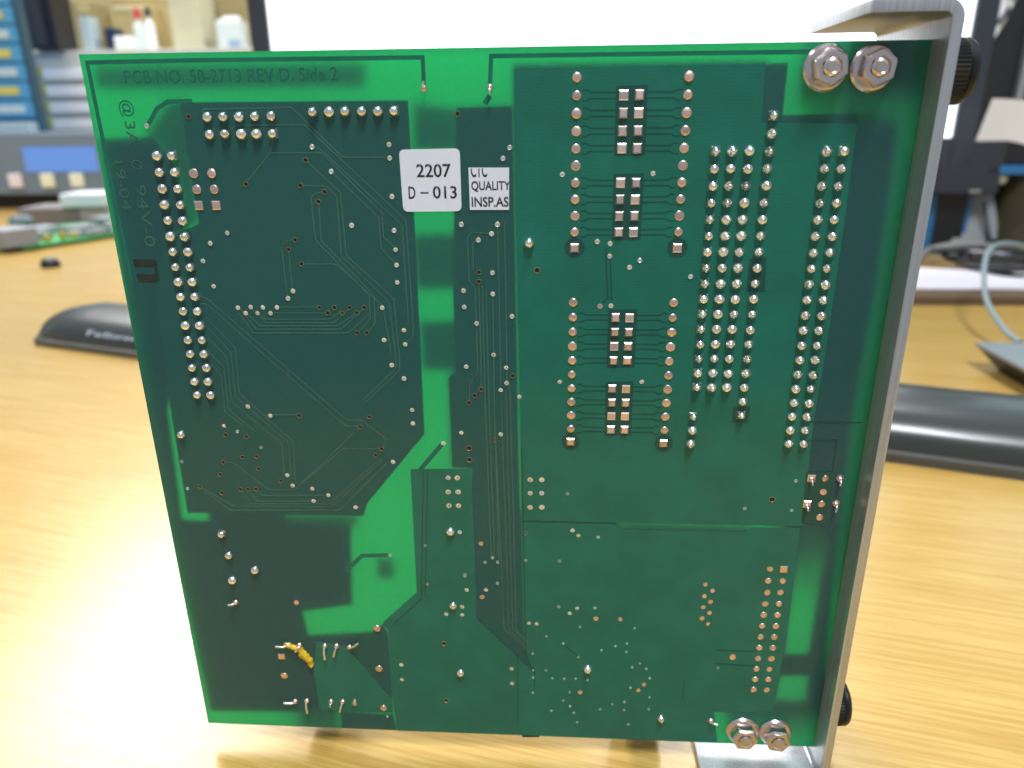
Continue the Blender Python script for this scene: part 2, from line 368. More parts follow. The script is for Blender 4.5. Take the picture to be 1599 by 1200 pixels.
# ---------------------------------------------------------------- the circuit board
D = json.loads('''{"via":[[8.89,120.58],[35.05,117.19],[37.76,113.47],[47.28,117.46],[47.26,115.43],[47.25,109.57],[40.33,105.06],[47.21,104.22],[66.12,116.83],[65.06,115.24],[58.21,105.16],[64.01,105.12],[19.48,103.87],[16.35,102.2],[14.64,99.28],[15.8,95.0],[29.39,94.21],[28.36,92.94],[19.49,91.3],[21.74,91.42],[23.85,91.38],[26.29,91.39],[20.7,90.36],[22.77,90.37],[25.06,90.38],[18.75,73.24],[47.27,101.12],[47.27,98.6],[47.19,95.72],[44.35,91.41],[44.27,85.75],[47.81,87.53],[47.88,85.03],[45.3,81.26],[47.28,78.82],[48.35,72.96],[63.03,103.68],[60.88,102.66],[63.06,97.34],[58.21,94.35],[63.04,93.82],[58.22,91.58],[66.19,90.02],[60.24,88.77],[63.0,83.27],[58.21,81.1],[65.1,80.99],[65.12,78.19],[64.1,76.88],[67.32,75.68],[74.28,78.52],[79.99,102.38],[82.04,102.07],[82.05,100.07],[85.31,98.26],[86.9,99.35],[95.12,96.76],[82.55,91.89],[88.22,78.68],[74.27,112.79],[88.25,112.84],[22.63,71.5],[13.77,69.38],[24.35,59.66],[25.13,57.56],[28.76,56.97],[31.66,55.7],[28.74,54.42],[36.59,53.25],[44.29,62.77],[48.37,70.39],[53.65,66.62],[56.95,68.73],[63.97,68.53],[55.96,48.41],[56.88,35.67],[60.61,35.79],[55.88,31.72],[52.65,29.89],[55.81,29.85],[68.86,28.36],[70.36,28.26],[78.15,32.19],[76.75,30.96],[76.98,49.36],[78.07,48.3],[42.97,17.24],[42.87,13.52],[65.38,13.52],[65.36,17.21]],
"via_mid":[[54.24,59.74],[55.89,59.77],[54.12,56.85],[55.96,56.89],[54.13,54.0],[55.92,54.04],[69.18,59.65],[71.26,59.69],[69.17,56.92],[71.27,56.96],[69.16,54.01],[71.28,54.06]],
"via_small":[[16.11,68.28],[20.1,65.16],[4.71,62.04],[4.83,56.46],[49.32,45.32],[56.62,39.07],[60.56,41.98],[61.99,43.01],[62.94,42.05],[75.92,56.93],[81.74,47.99],[68.29,42.63],[74.69,42.67],[42.36,43.01],[116.11,60.36],[107.76,54.65],[116.08,54.45],[56.61,38.79],[49.26,36.74],[62.86,37.32],[74.63,32.37],[81.59,32.31]],
"via_tiny":[[78.79,27.81],[72.26,25.29],[75.61,23.73],[83.12,22.41],[85.84,23.52],[88.05,24.29],[88.01,22.22],[78.63,20.6],[69.61,21.09],[69.67,16.92],[72.24,17.03],[69.67,15.16],[73.53,15.17],[75.91,15.11],[78.22,15.21],[80.6,14.99],[69.6,11.27],[77.06,11.77],[75.79,9.59],[73.41,6.83],[77.18,8.17],[78.0,6.55],[78.7,4.07],[83.31,7.71],[85.73,9.14],[88.15,9.83],[88.17,7.69],[89.17,4.08],[89.21,13.44],[89.3,18.53],[39.14,3.67],[89.37,27.9],[90.77,19.53],[92.09,18.26],[92.9,16.0],[93.09,11.2],[93.12,8.17],[106.03,19.08]],
"hole":[[15.9,121.85],[23.67,111.59],[33.81,115.2],[32.55,111.34],[36.36,110.32],[35.21,108.78],[30.68,102.7],[29.43,101.13],[31.32,98.75],[33.59,91.36],[36.18,91.37],[38.77,91.38],[41.29,91.39],[34.93,90.42],[37.42,90.43],[39.95,90.45],[39.71,86.97],[41.37,86.98],[60.84,97.39],[60.8,95.85],[66.19,79.49],[60.65,76.96],[59.5,75.76],[58.5,74.43],[27.85,71.58],[13.8,67.55],[17.64,67.29],[16.35,63.16],[19.02,63.34],[12.57,62.05],[19.06,60.87],[11.58,59.53],[22.99,58.44],[7.31,56.91],[15.05,56.47],[16.48,56.57],[18.01,56.61],[11.37,55.66],[38.77,69.51],[40.61,71.51],[42.36,65.29],[41.2,64.0],[63.04,67.34],[68.32,48.53],[58.18,121.81]],
"hole_big":[[70.4,97.72],[112.41,56.57],[58.24,65.69],[58.22,63.41],[51.85,22.81],[51.77,8.48]],
"dome":[[9.85,116.07],[9.85,113.53],[9.85,110.99],[9.85,108.45],[9.85,105.91],[9.85,103.37],[9.85,100.83],[9.85,98.29],[9.85,95.75],[9.85,93.21],[9.85,90.67],[9.85,88.13],[9.85,85.59],[9.85,83.05],[9.85,80.51],[9.85,77.97],[9.85,75.43],[12.39,113.53],[12.39,110.99],[12.39,108.45],[12.39,105.91],[12.39,103.37],[12.39,100.83],[12.39,98.29],[12.39,95.75],[12.39,93.21],[12.39,90.67],[12.39,88.13],[12.39,85.59],[12.39,83.05],[12.39,80.51],[12.39,77.97],[12.39,75.43],[18.96,121.77],[18.96,119.23],[21.5,121.77],[21.5,119.23],[24.04,121.77],[24.04,119.23],[26.58,121.77],[26.58,119.23],[29.12,121.77],[35.75,122.31],[38.29,122.31],[40.83,122.31],[43.37,122.31],[45.91,122.31],[69.07,102.25],[5.62,67.66],[10.82,42.23],[15.59,39.04],[10.69,36.54],[54.21,48.61],[54.12,32.04],[55.0,15.85],[95.63,6.12],[80.51,17.88]],
"cone":[[113.94,115.88],[113.94,113.34],[113.94,110.8],[113.94,108.26],[113.94,105.72],[113.94,103.18],[113.94,100.64],[113.94,98.1],[113.94,95.56],[113.94,93.02],[113.94,90.48],[113.94,87.94],[113.94,85.4],[113.94,82.86],[113.94,80.32],[113.94,77.78],[113.94,75.24],[113.94,72.7],[113.94,70.16],[113.94,67.62],[116.48,113.34],[116.48,110.8],[116.48,108.26],[116.48,105.72],[116.48,103.18],[116.48,100.64],[116.48,98.1],[116.48,95.56],[116.48,93.02],[116.48,90.48],[116.48,87.94],[116.48,85.4],[116.48,82.86],[116.48,80.32],[116.48,77.78],[116.48,75.24],[116.48,72.7],[116.48,70.16],[116.48,67.62],[99.97,115.99],[99.97,113.45],[99.97,110.91],[99.97,108.37],[99.97,105.83],[99.97,103.29],[99.97,100.75],[99.97,98.21],[99.97,95.67],[99.97,93.13],[99.97,90.59],[99.97,88.05],[99.97,85.51],[99.97,82.97],[99.97,80.43],[99.97,77.89],[102.51,115.99],[102.51,113.45],[102.51,110.91],[102.51,108.37],[102.51,105.83],[102.51,103.29],[102.51,100.75],[102.51,98.21],[102.51,95.67],[102.51,93.13],[102.51,90.59],[102.51,88.05],[102.51,85.51],[102.51,82.97],[102.51,80.43],[102.51,77.89],[105.55,118.47],[105.54,115.94],[105.53,113.4],[105.52,110.87],[105.51,108.33],[105.5,105.8],[105.49,103.26],[105.48,100.72],[105.47,98.19],[105.47,95.65],[105.46,93.12],[105.45,90.58],[105.44,88.04],[105.43,85.51],[105.42,82.97],[105.41,80.44],[105.4,77.9],[105.39,75.37],[97.31,69.9],[97.27,67.41]],
"dome_sq":[[12.39,116.07],[29.12,119.23],[48.45,122.31],[10.14,47.04]],
"cone_sq":[[116.48,115.88],[97.43,115.99],[97.43,113.45],[97.43,110.91],[97.43,108.37],[97.43,105.83],[97.43,103.29],[97.43,100.75],[97.43,98.21],[97.43,95.67],[97.43,93.13],[97.43,90.59],[97.43,88.05],[97.43,85.51],[97.43,82.97],[97.43,80.43],[97.43,77.89],[105.56,121.01],[105.38,72.83],[97.28,72.48]],
"pad_round":[[76.29,126.71],[76.3,124.17],[76.31,121.64],[76.32,119.1],[76.33,116.57],[76.34,114.03],[76.34,111.5],[76.35,108.97],[76.36,106.43],[76.37,103.89],[92.8,126.61],[92.79,124.08],[92.79,121.56],[92.78,119.03],[92.77,116.51],[92.77,113.98],[92.76,111.45],[92.75,108.93],[92.74,106.4],[92.74,103.88],[76.33,92.41],[76.33,89.89],[76.33,87.38],[76.33,84.86],[76.33,82.35],[76.33,79.83],[76.33,77.31],[76.33,74.8],[76.33,72.28],[76.33,69.77],[92.74,92.42],[92.72,89.9],[92.71,87.38],[92.69,84.86],[92.68,82.34],[92.66,79.81],[92.64,77.29],[92.63,74.77],[92.61,72.25],[92.6,69.73],[15.28,113.32],[18.25,113.31],[15.41,110.83],[18.27,110.82],[38.62,26.03],[38.28,16.08],[38.48,5.93],[18.24,13.36]],
"pad_square":[[76.38,101.36],[92.73,101.35],[76.33,67.25],[92.58,67.21],[15.37,108.31],[18.26,108.3],[18.29,18.32],[116.13,42.08],[118.75,60.91],[118.61,55.81]],
"pad_bar":[[83.32,124.13],[83.33,121.61],[83.33,119.08],[83.34,116.56],[85.64,124.15],[85.65,121.61],[85.66,119.08],[85.67,116.54],[83.34,111.43],[83.34,108.9],[83.34,106.37],[83.34,103.84],[85.72,111.42],[85.7,108.89],[85.69,106.37],[85.67,103.84],[83.36,89.89],[83.34,87.4],[83.33,84.91],[83.31,82.42],[85.67,89.84],[85.65,87.37],[85.64,84.91],[85.62,82.44],[83.28,77.34],[83.3,74.79],[83.31,72.25],[83.33,69.7],[85.62,77.31],[85.64,74.78],[85.65,72.26],[85.67,69.73]],
"pad_conn":[[113.58,42.01],[113.57,39.47],[113.56,36.92],[113.55,34.38],[113.54,31.84],[113.53,29.3],[113.52,26.75],[113.51,24.21],[113.5,21.67],[113.49,19.13],[113.48,16.58],[113.47,14.04],[116.12,39.53],[116.11,36.99],[116.1,34.44],[116.09,31.9],[116.08,29.35],[116.07,26.81],[116.06,24.26],[116.05,21.72],[116.04,19.17],[116.03,16.63],[116.02,14.08],[108.7,21.82],[121.18,60.9],[121.19,58.31],[121.18,55.8],[121.19,53.14],[123.69,61.01],[123.66,56.06]],
"pad_test":[[59.87,46.03],[59.82,34.08],[81.84,29.87],[86.58,29.9],[79.13,11.86],[91.91,14.37],[90.83,12.87],[102.16,38.28],[103.46,36.97],[102.07,35.7],[103.36,34.45],[102.08,33.24],[103.32,31.97],[102.03,30.67],[103.35,29.39],[22.86,31.57],[80.76,91.83]],
"leads":[[[19.88,21.26],[17.68,21.44]],[[22.33,21.27],[21.64,20.33]],[[27.55,21.32],[27.59,18.66]],[[29.99,21.41],[29.44,19.37]],[[32.6,21.2],[34.86,23.05]],[[19.83,6.85],[17.68,7.08]],[[22.31,7.05],[22.45,4.6]],[[27.49,7.12],[27.54,6.53]],[[29.95,7.23],[29.39,5.27]],[[32.49,6.85],[32.87,8.79]],[[105.72,5.82],[106.97,5.68]],[[10.52,31.23],[9.29,31.17]],[[123.68,60.82],[123.52,59.97]],[[123.65,55.85],[123.46,54.75]],[[118.74,60.71],[118.8,60.0]],[[118.62,55.48],[118.66,54.9]],[[53.2,125.41],[53.29,126.45]],[[63.23,125.46],[63.28,124.44]]],
"glue":[[19.52,21.87],[20.68,21.6],[21.53,21.0],[22.6,21.04],[23.16,20.11],[23.97,19.03],[24.79,17.94],[24.77,16.49],[23.93,16.13],[23.38,17.24],[22.51,17.84],[21.93,18.62],[21.96,20.06],[21.08,20.51],[19.52,20.76]],
"BH":[[[1.64,129.55],[44.62,129.28],[44.05,125.8],[1.91,125.98]],[[50.27,103.6],[57.68,103.69],[57.36,94.56],[50.29,94.54]],[[50.53,89.05],[57.28,89.2],[57.18,80.21],[50.62,80.38]],[[39.7,42.22],[43.17,42.18],[42.62,37.55],[39.62,37.75]],[[51.4,123.53],[57.96,122.54],[57.74,116.4],[51.0,116.45]],[[85.38,51.33],[109.19,50.99],[109.33,49.66],[85.45,49.45]],[[8.21,118.94],[12.9,124.18],[15.97,124.14],[14.86,105.13],[13.24,105.13],[12.21,114.23],[9.47,118.93]],[[22.27,51.41],[36.99,51.5],[36.28,48.87],[21.92,48.5]]],
"FC":[[[66.92,127.99],[103.69,128.19],[104.07,120.08],[117.96,119.8],[118.18,106.32],[118.16,85.28],[117.72,71.66],[118.39,51.23],[67.62,51.16]],[[67.38,50.82],[84.7,50.78],[85.91,49.73],[108.28,49.77],[109.44,50.8],[117.98,50.82],[118.25,39.92],[118.36,24.64],[118.0,16.93],[117.92,8.61],[106.19,8.05],[107.48,0.27],[69.59,0.04],[70.12,16.94],[68.45,19.09],[67.6,26.49]],[[47.38,61.28],[58.4,61.63],[58.66,45.85],[58.56,29.04],[69.86,16.13],[69.86,0.06],[40.93,-0.02],[40.46,11.12],[40.78,25.49],[39.89,27.46],[47.09,34.76]],[[25.92,22.43],[31.86,21.4],[34.19,17.84],[40.15,8.61],[40.43,4.76],[28.72,4.54],[24.92,4.87],[24.56,14.53]]],
"IN":[[[14.77,123.69],[16.76,123.94],[50.63,123.81],[50.59,100.07],[50.33,68.32],[38.76,53.98],[37.95,51.38],[3.96,51.25],[4.28,71.12],[5.47,94.09],[9.18,103.05],[14.9,105.33],[14.77,114.41]],[[58.07,122.72],[66.48,122.81],[66.76,100.07],[67.02,65.84],[67.37,48.84],[69.36,26.56],[71.94,11.7],[56.81,29.43],[58.75,61.76],[55.03,61.82],[55.02,79.02],[56.28,79.97],[56.49,96.91]],[[103.69,128.19],[106.98,128.27],[106.97,121.08],[118.12,121.23],[118.05,119.8],[104.07,120.08]],[[32.49,21.11],[39.85,27.0],[40.73,24.72],[40.56,8.63],[37.13,13.11]],[[29.38,4.23],[40.4,4.25],[40.93,-0.02],[29.0,0.08]]],
"BK":[[[0.7,118.72],[9.47,118.93],[12.21,114.23],[13.24,105.13],[9.8,102.84],[6.93,94.09],[5.38,76.08],[3.78,72.36],[2.69,49.69],[35.32,49.12],[34.16,31.35],[23.92,29.48],[24.48,23.79],[40.52,25.48],[40.43,4.76],[1.03,3.23],[-0.13,64.69]],[[66.64,128.69],[104.11,128.57],[104.53,120.21],[117.18,120.08],[118.23,106.03],[118.06,85.28],[117.52,71.54],[117.94,52.14],[67.74,52.11]],[[67.73,49.4],[118.06,50.16],[118.53,23.13],[117.85,9.26],[105.46,9.16],[106.78,0.91],[69.99,1.09]],[[48.17,60.65],[58.39,61.11],[58.56,29.04],[68.32,16.38],[67.99,1.16],[41.53,0.7],[41.63,24.75],[47.55,34.04]],[[118.0,119.53],[123.97,119.83],[124.5,98.04],[124.14,71.63],[125.09,47.67],[118.68,50.7],[117.72,71.66],[118.16,85.28],[118.18,106.32]],[[122.87,48.95],[125.09,47.67],[126.57,17.3],[123.08,17.77],[122.88,23.3]],[[117.34,22.93],[122.9,23.15],[123.08,17.77],[117.57,17.54]],[[116.35,130.84],[124.12,130.88],[124.51,124.84],[116.79,124.68]],[[123.53,18.1],[128.44,18.0],[128.23,10.39],[123.76,10.19]],[[117.6,10.38],[128.12,11.19],[128.02,9.09],[117.69,8.44]],[[67.27,52.9],[85.19,53.33],[85.36,48.77],[67.24,48.57]],[[8.11,52.18],[22.99,52.25],[22.63,47.13],[7.35,47.29]],[[66.52,48.14],[70.58,48.24],[70.93,-1.44],[67.31,-1.63]],[[58.07,122.72],[66.39,122.81],[66.68,65.84],[67.22,26.48],[58.95,29.51],[58.75,61.76],[55.03,61.82],[55.02,79.02],[56.28,79.97]]],
"DK":[[[82.13,125.39],[86.85,125.55],[86.89,115.5],[82.21,115.44]],[[82.21,112.78],[86.93,112.85],[86.84,102.62],[82.27,102.63]],[[82.15,91.19],[86.87,91.32],[86.91,81.2],[82.17,81.04]],[[82.15,78.55],[86.81,78.72],[86.83,68.65],[82.25,68.58]],[[104.19,99.66],[106.87,99.86],[107.16,94.27],[104.21,94.26]],[[103.99,74.19],[106.89,74.35],[106.64,71.38],[103.93,71.34]],[[117.72,62.15],[122.21,62.24],[122.5,56.8],[122.56,51.33],[118.06,52.01]]],
"ring":[[76.38,101.36],[92.73,101.35],[76.33,67.25],[92.58,67.21]],
"clear":[[[77.15,124.89],[77.8,124.97],[78.4,124.59],[82.32,124.55]],[[77.15,123.45],[77.8,123.37],[78.4,123.75],[82.32,123.71]],[[77.16,122.36],[77.81,122.44],[78.41,122.06],[82.33,122.03]],[[77.16,120.92],[77.81,120.84],[78.41,121.22],[82.33,121.19]],[[77.17,119.82],[77.82,119.9],[78.42,119.52],[82.33,119.5]],[[77.17,118.38],[77.82,118.3],[78.42,118.68],[82.33,118.66]],[[77.18,117.29],[77.83,117.37],[78.43,116.99],[82.34,116.98]],[[77.18,115.85],[77.83,115.77],[78.43,116.15],[82.34,116.14]],[[86.64,124.57],[90.69,124.5],[91.29,124.88],[91.94,124.8]],[[86.64,123.73],[90.69,123.66],[91.29,123.28],[91.94,123.36]],[[86.65,122.03],[90.69,121.98],[91.29,122.36],[91.94,122.28]],[[86.65,121.19],[90.69,121.14],[91.29,120.76],[91.94,120.84]],[[86.66,119.5],[90.68,119.45],[91.28,119.83],[91.93,119.75]],[[86.66,118.66],[90.68,118.61],[91.28,118.23],[91.93,118.31]],[[86.67,116.96],[90.67,116.93],[91.27,117.31],[91.92,117.23]],[[86.67,116.12],[90.67,116.09],[91.27,115.71],[91.92,115.79]],[[77.19,112.22],[77.84,112.3],[78.44,111.92],[82.34,111.85]],[[77.19,110.78],[77.84,110.7],[78.44,111.08],[82.34,111.01]],[[77.2,109.69],[77.85,109.77],[78.45,109.39],[82.34,109.32]],[[77.2,108.25],[77.85,108.17],[78.45,108.55],[82.34,108.48]],[[77.21,107.15],[77.86,107.23],[78.46,106.85],[82.34,106.79]],[[77.21,105.71],[77.86,105.63],[78.46,106.01],[82.34,105.95]],[[77.22,104.61],[77.87,104.69],[78.47,104.31],[82.34,104.26]],[[77.22,103.17],[77.87,103.09],[78.47,103.47],[82.34,103.42]],[[86.72,111.84],[90.66,111.87],[91.26,112.25],[91.91,112.17]],[[86.72,111.0],[90.66,111.03],[91.26,110.65],[91.91,110.73]],[[86.7,109.31],[90.65,109.35],[91.25,109.73],[91.9,109.65]],[[86.7,108.47],[90.65,108.51],[91.25,108.13],[91.9,108.21]],[[86.69,106.79],[90.64,106.82],[91.24,107.2],[91.89,107.12]],[[86.69,105.95],[90.64,105.98],[91.24,105.6],[91.89,105.68]],[[86.67,104.26],[90.64,104.3],[91.24,104.68],[91.89,104.6]],[[86.67,103.42],[90.64,103.46],[91.24,103.08],[91.89,103.16]],[[77.18,90.61],[77.83,90.69],[78.43,90.31],[82.36,90.31]],[[77.18,89.17],[77.83,89.09],[78.43,89.47],[82.36,89.47]],[[77.18,88.1],[77.83,88.18],[78.43,87.8],[82.34,87.82]],[[77.18,86.66],[77.83,86.58],[78.43,86.96],[82.34,86.98]],[[77.18,85.58],[77.83,85.66],[78.43,85.28],[82.33,85.33]],[[77.18,84.14],[77.83,84.06],[78.43,84.44],[82.33,84.49]],[[77.18,83.07],[77.83,83.15],[78.43,82.77],[82.31,82.84]],[[77.18,81.63],[77.83,81.55],[78.43,81.93],[82.31,82.0]],[[86.67,90.26],[90.62,90.32],[91.22,90.7],[91.87,90.62]],[[86.67,89.42],[90.62,89.48],[91.22,89.1],[91.87,89.18]],[[86.65,87.79],[90.61,87.8],[91.21,88.18],[91.86,88.1]],[[86.65,86.95],[90.61,86.96],[91.21,86.58],[91.86,86.66]],[[86.64,85.33],[90.59,85.28],[91.19,85.66],[91.84,85.58]],[[86.64,84.49],[90.59,84.44],[91.19,84.06],[91.84,84.14]],[[86.62,82.86],[90.58,82.76],[91.18,83.14],[91.83,83.06]],[[86.62,82.02],[90.58,81.92],[91.18,81.54],[91.83,81.62]],[[77.18,78.03],[77.83,78.11],[78.43,77.73],[82.28,77.76]],[[77.18,76.59],[77.83,76.51],[78.43,76.89],[82.28,76.92]],[[77.18,75.52],[77.83,75.6],[78.43,75.22],[82.3,75.21]],[[77.18,74.08],[77.83,74.0],[78.43,74.38],[82.3,74.37]],[[77.18,73.0],[77.83,73.08],[78.43,72.7],[82.31,72.67]],[[77.18,71.56],[77.83,71.48],[78.43,71.86],[82.31,71.83]],[[77.18,70.49],[77.83,70.57],[78.43,70.19],[82.33,70.12]],[[77.18,69.05],[77.83,68.97],[78.43,69.35],[82.33,69.28]],[[86.62,77.73],[90.54,77.71],[91.14,78.09],[91.79,78.01]],[[86.62,76.89],[90.54,76.87],[91.14,76.49],[91.79,76.57]],[[86.64,75.2],[90.53,75.19],[91.13,75.57],[91.78,75.49]],[[86.64,74.36],[90.53,74.35],[91.13,73.97],[91.78,74.05]],[[86.65,72.68],[90.51,72.67],[91.11,73.05],[91.76,72.97]],[[86.65,71.84],[90.51,71.83],[91.11,71.45],[91.76,71.53]],[[86.67,70.15],[90.5,70.15],[91.1,70.53],[91.75,70.45]],[[86.67,69.31],[90.5,69.31],[91.1,68.93],[91.75,69.01]],[[81.39,101.61],[81.45,99.86],[81.98,93.24],[81.17,92.37]],[[82.16,99.86],[82.62,92.7]],[[99.78,15.82],[99.6,11.01]],[[66.54,20.74],[66.54,3.13]],[[75.67,23.58],[78.49,20.9]],[[49.72,61.07],[47.89,33.31],[41.64,26.75]],[[50.54,60.96],[48.67,33.78]],[[67.7,65.86],[68.21,21.12],[69.22,18.01]],[[105.3,23.36],[112.9,23.36]],[[105.2,20.13],[113.01,19.83]],[[117.17,71.77],[125.73,71.66]],[[117.28,68.29],[122.13,68.37],[122.21,62.24]]],
"trace":[[[17.99,121.41],[18.43,122.9],[32.39,123.02],[39.75,115.59],[46.69,115.53]],[[22.49,119.85],[23.2,120.5],[34.13,120.49],[49.24,105.75],[49.45,89.27],[49.28,86.35],[48.23,85.32]],[[28.21,116.35],[23.7,111.79]],[[29.13,118.74],[28.21,116.35],[36.44,116.29],[45.46,106.97],[45.4,103.2],[47.08,101.43]],[[35.3,117.16],[36.29,116.86],[48.57,104.94],[48.65,88.71],[48.05,87.81]],[[37.89,113.27],[44.88,106.17],[44.85,101.33],[47.01,98.81]],[[33.95,115.05],[38.95,110.11],[38.96,104.55],[38.99,100.08],[46.41,92.9],[46.72,82.44],[46.59,80.34],[40.01,74.07]],[[32.71,111.34],[36.76,111.21],[38.26,109.52],[38.13,100.08],[45.6,92.24],[46.09,83.01],[45.81,80.45],[39.59,74.55]],[[36.15,110.32],[34.77,110.13],[34.06,109.34],[34.06,104.25],[34.19,102.49],[42.32,93.43],[42.11,89.34],[40.3,87.42]],[[35.25,108.63],[35.05,102.49],[43.08,93.43],[42.94,88.68],[41.73,87.32]],[[31.54,98.75],[36.94,98.75],[37.24,98.59],[44.48,91.68],[45.33,83.35]],[[30.47,102.7],[29.17,102.6],[28.31,101.66],[28.25,94.81],[28.4,93.28]],[[29.4,100.92],[29.31,94.48]],[[26.52,91.39],[33.38,91.42]],[[25.28,90.38],[34.71,90.42]],[[22.91,90.14],[24.13,89.25],[35.16,89.31],[36.47,90.32],[37.36,90.43]],[[21.81,91.14],[23.95,88.68],[35.88,88.75],[38.63,91.11]],[[20.89,90.13],[22.86,88.11],[36.38,88.19],[39.77,90.33]],[[19.78,91.02],[22.11,87.48],[36.99,87.57],[41.15,91.12]],[[19.37,90.46],[21.56,86.79],[38.15,86.9],[42.08,90.35]],[[12.86,93.34],[14.43,92.67],[36.27,70.83],[39.17,70.75],[43.42,67.08],[42.49,65.55]],[[12.85,91.89],[13.97,91.89],[35.94,69.71],[38.48,69.5]],[[13.59,89.42],[17.99,83.94],[17.5,75.61],[26.21,66.41],[25.65,58.36]],[[13.54,87.71],[17.07,83.12],[16.71,74.99],[25.23,66.14],[25.03,59.28]],[[13.56,85.65],[16.24,82.17],[15.87,74.0],[24.01,65.87],[23.86,59.65]],[[13.28,83.09],[15.41,80.39],[15.06,72.51],[19.53,68.08]],[[13.3,80.97],[14.71,78.84],[14.38,71.89],[17.34,69.43]],[[22.82,71.63],[27.63,71.7]],[[12.81,62.06],[14.15,62.08],[20.44,56.52],[25.33,56.63],[38.58,69.25]],[[26.66,57.72],[35.18,65.17],[42.12,65.29]],[[7.47,56.78],[13.18,52.84],[32.28,53.29],[42.69,63.38]],[[7.64,56.25],[12.44,52.0],[33.42,52.5],[43.34,62.63]],[[17.98,56.34],[19.06,55.28],[27.63,55.47],[30.67,55.54]],[[16.5,56.3],[17.92,54.04],[28.36,54.28]],[[15.03,56.27],[16.61,53.47],[31.72,53.82],[41.47,62.85]],[[62.97,103.68],[59.87,103.89],[59.12,102.97],[59.21,95.85],[60.14,94.78],[60.18,80.24],[58.66,77.88],[58.57,74.67]],[[60.67,102.56],[59.93,102.15],[59.91,97.98]],[[60.8,95.64],[60.78,77.91],[59.84,76.12]],[[61.32,95.32],[61.34,73.14],[61.75,43.14]],[[61.95,94.79],[62.02,73.15],[62.36,43.44]],[[63.04,93.6],[62.92,73.16],[63.2,42.48]],[[64.03,104.9],[64.1,96.92],[64.11,77.35]],[[65.17,105.7],[65.21,93.18],[65.23,77.96]],[[63.03,67.03],[63.81,34.58],[63.94,26.66],[68.84,21.61]],[[64.16,73.18],[64.8,34.61],[64.95,26.7],[69.35,21.47]],[[64.99,76.77],[65.54,34.64],[65.71,26.72],[69.61,22.42]],[[65.67,77.96],[66.28,34.66],[66.34,26.44],[69.61,23.04]]],
"wide":[[[1.62,95.73],[1.09,129.83],[17.73,129.9],[53.21,129.77],[53.19,125.68]],[[63.22,125.55],[63.5,129.79],[85.51,129.75],[110.82,129.66]],[[9.05,120.65],[10.95,123.08],[12.88,124.08],[16.79,124.13]],[[53.6,66.62],[49.01,61.06],[47.8,34.05],[40.08,26.54]],[[42.36,43.01],[36.88,42.71],[33.45,39.16]],[[62.39,123.13],[63.2,124.29]]],
"st1":[[48.8,116.66],[58.36,116.77],[58.33,107.23],[48.92,107.17]],
"st2":[[59.62,113.9],[65.99,113.85],[65.91,107.41],[59.67,107.43]],
"text":[[6.5,126.75],[40.26,126.66],[6.06,124.54],[3.42,109.48],[3.84,115.97],[3.0,108.46]],
"tp":{"t2207":[51.49,112.5],
"d013":[49.87,109.36],
"ctc":[59.93,112.59],
"quality":[59.96,110.3],
"insp":[59.79,107.97],
"pcb":[6.6,126.75],
"pcb_end":[40.07,126.67],
"logo":[5.96,123.51],
"a3":[5.57,121.54],
"a3b":[6.7,118.18],
"zero":[5.37,115.66],
"zerob":[6.86,113.98],
"n94":[5.53,111.49],
"n94b":[6.54,101.78],
"date":[2.41,115.19],
"dateb":[2.9,107.95],
"bar1a":[2.47,99.54],
"bar1b":[6.54,98.14],
"bar2a":[2.66,97.05],
"bar2b":[6.18,95.52]}}''')
BW, BH = 126.8, 131.0
ZO = 4.8                                   # height of the board's lower edge above the desk
ROOT = thing("circuit_board", (63.4, 7, 0), "green circuit board standing solder side forward with aluminium front panel on its right edge", "circuit board")
LO = (-63.4, -7, ZO)                       # board corner, seen from the root
def at(u, v, y=0.0): return (u + LO[0], y + LO[1], v + LO[2])
def sheet(name, vf, m, y=0, label=None):
    return link(name, me_from(name, vf[0], vf[1], [m]), ROOT, LO, label=label)

v, f = prism([(0, 0), (BW, 0), (BW, BH), (0, BH)], 0, 1.6)
lam = sheet("laminate", (v, f), M['laminate'])
for i, q in enumerate(D['FC']): sheet("copper_pour", prism(q, -.05 - i * .002, -.004), M['pour'])
for i, q in enumerate(D['IN']): sheet("buried_copper", prism(q, .10 + .03 * i, .12 + .03 * i), M['plane'])
for i, q in enumerate(D['BK']): sheet("rear_copper_blocker", prism(q, .75 + .03 * i, .77 + .03 * i), M['rear'])  # inferred copper, plus patches added to block back light at seams
for i, q in enumerate(D['BH']): sheet("rear_copper_blocker", prism(q, 1.30 + .03 * i, 1.31 + .03 * i), M['half_block'])  # half-clear sheets added to soften and dim the back light
for i, q in enumerate(D['DK']): sheet("clearance", prism(q, -.066 - i * .001, -.045), M['gap'])
rp, rf, _ = lathe([(1.62, .045), (1.62, .072), (0, .072)], 28, close=False)
rme = me_from("clearance", rp, rf, [M['gap']])
for (u, w) in D['ring']: link("clearance", rme, ROOT, at(u, w))
for i, q in enumerate(D['clear']): sheet("clearance_line", ribbon(q, .17, -.075 - i * .0004, -.05), M['gap'])
for i, q in enumerate(D['trace']): sheet("trace", ribbon(q, .24, -.040 - i * .0006, -.003), M['track'])
for i, q in enumerate(D['wide']): sheet("trace", ribbon(q, .62 if i < 3 else .8, -.036 - i * .002, -.002), M['pour'])

def smooth_me(name, vfm, mats, sharp=40):
    return me_from(name, vfm[0], vfm[1], mats, vfm[2], True, sharp=sharp)
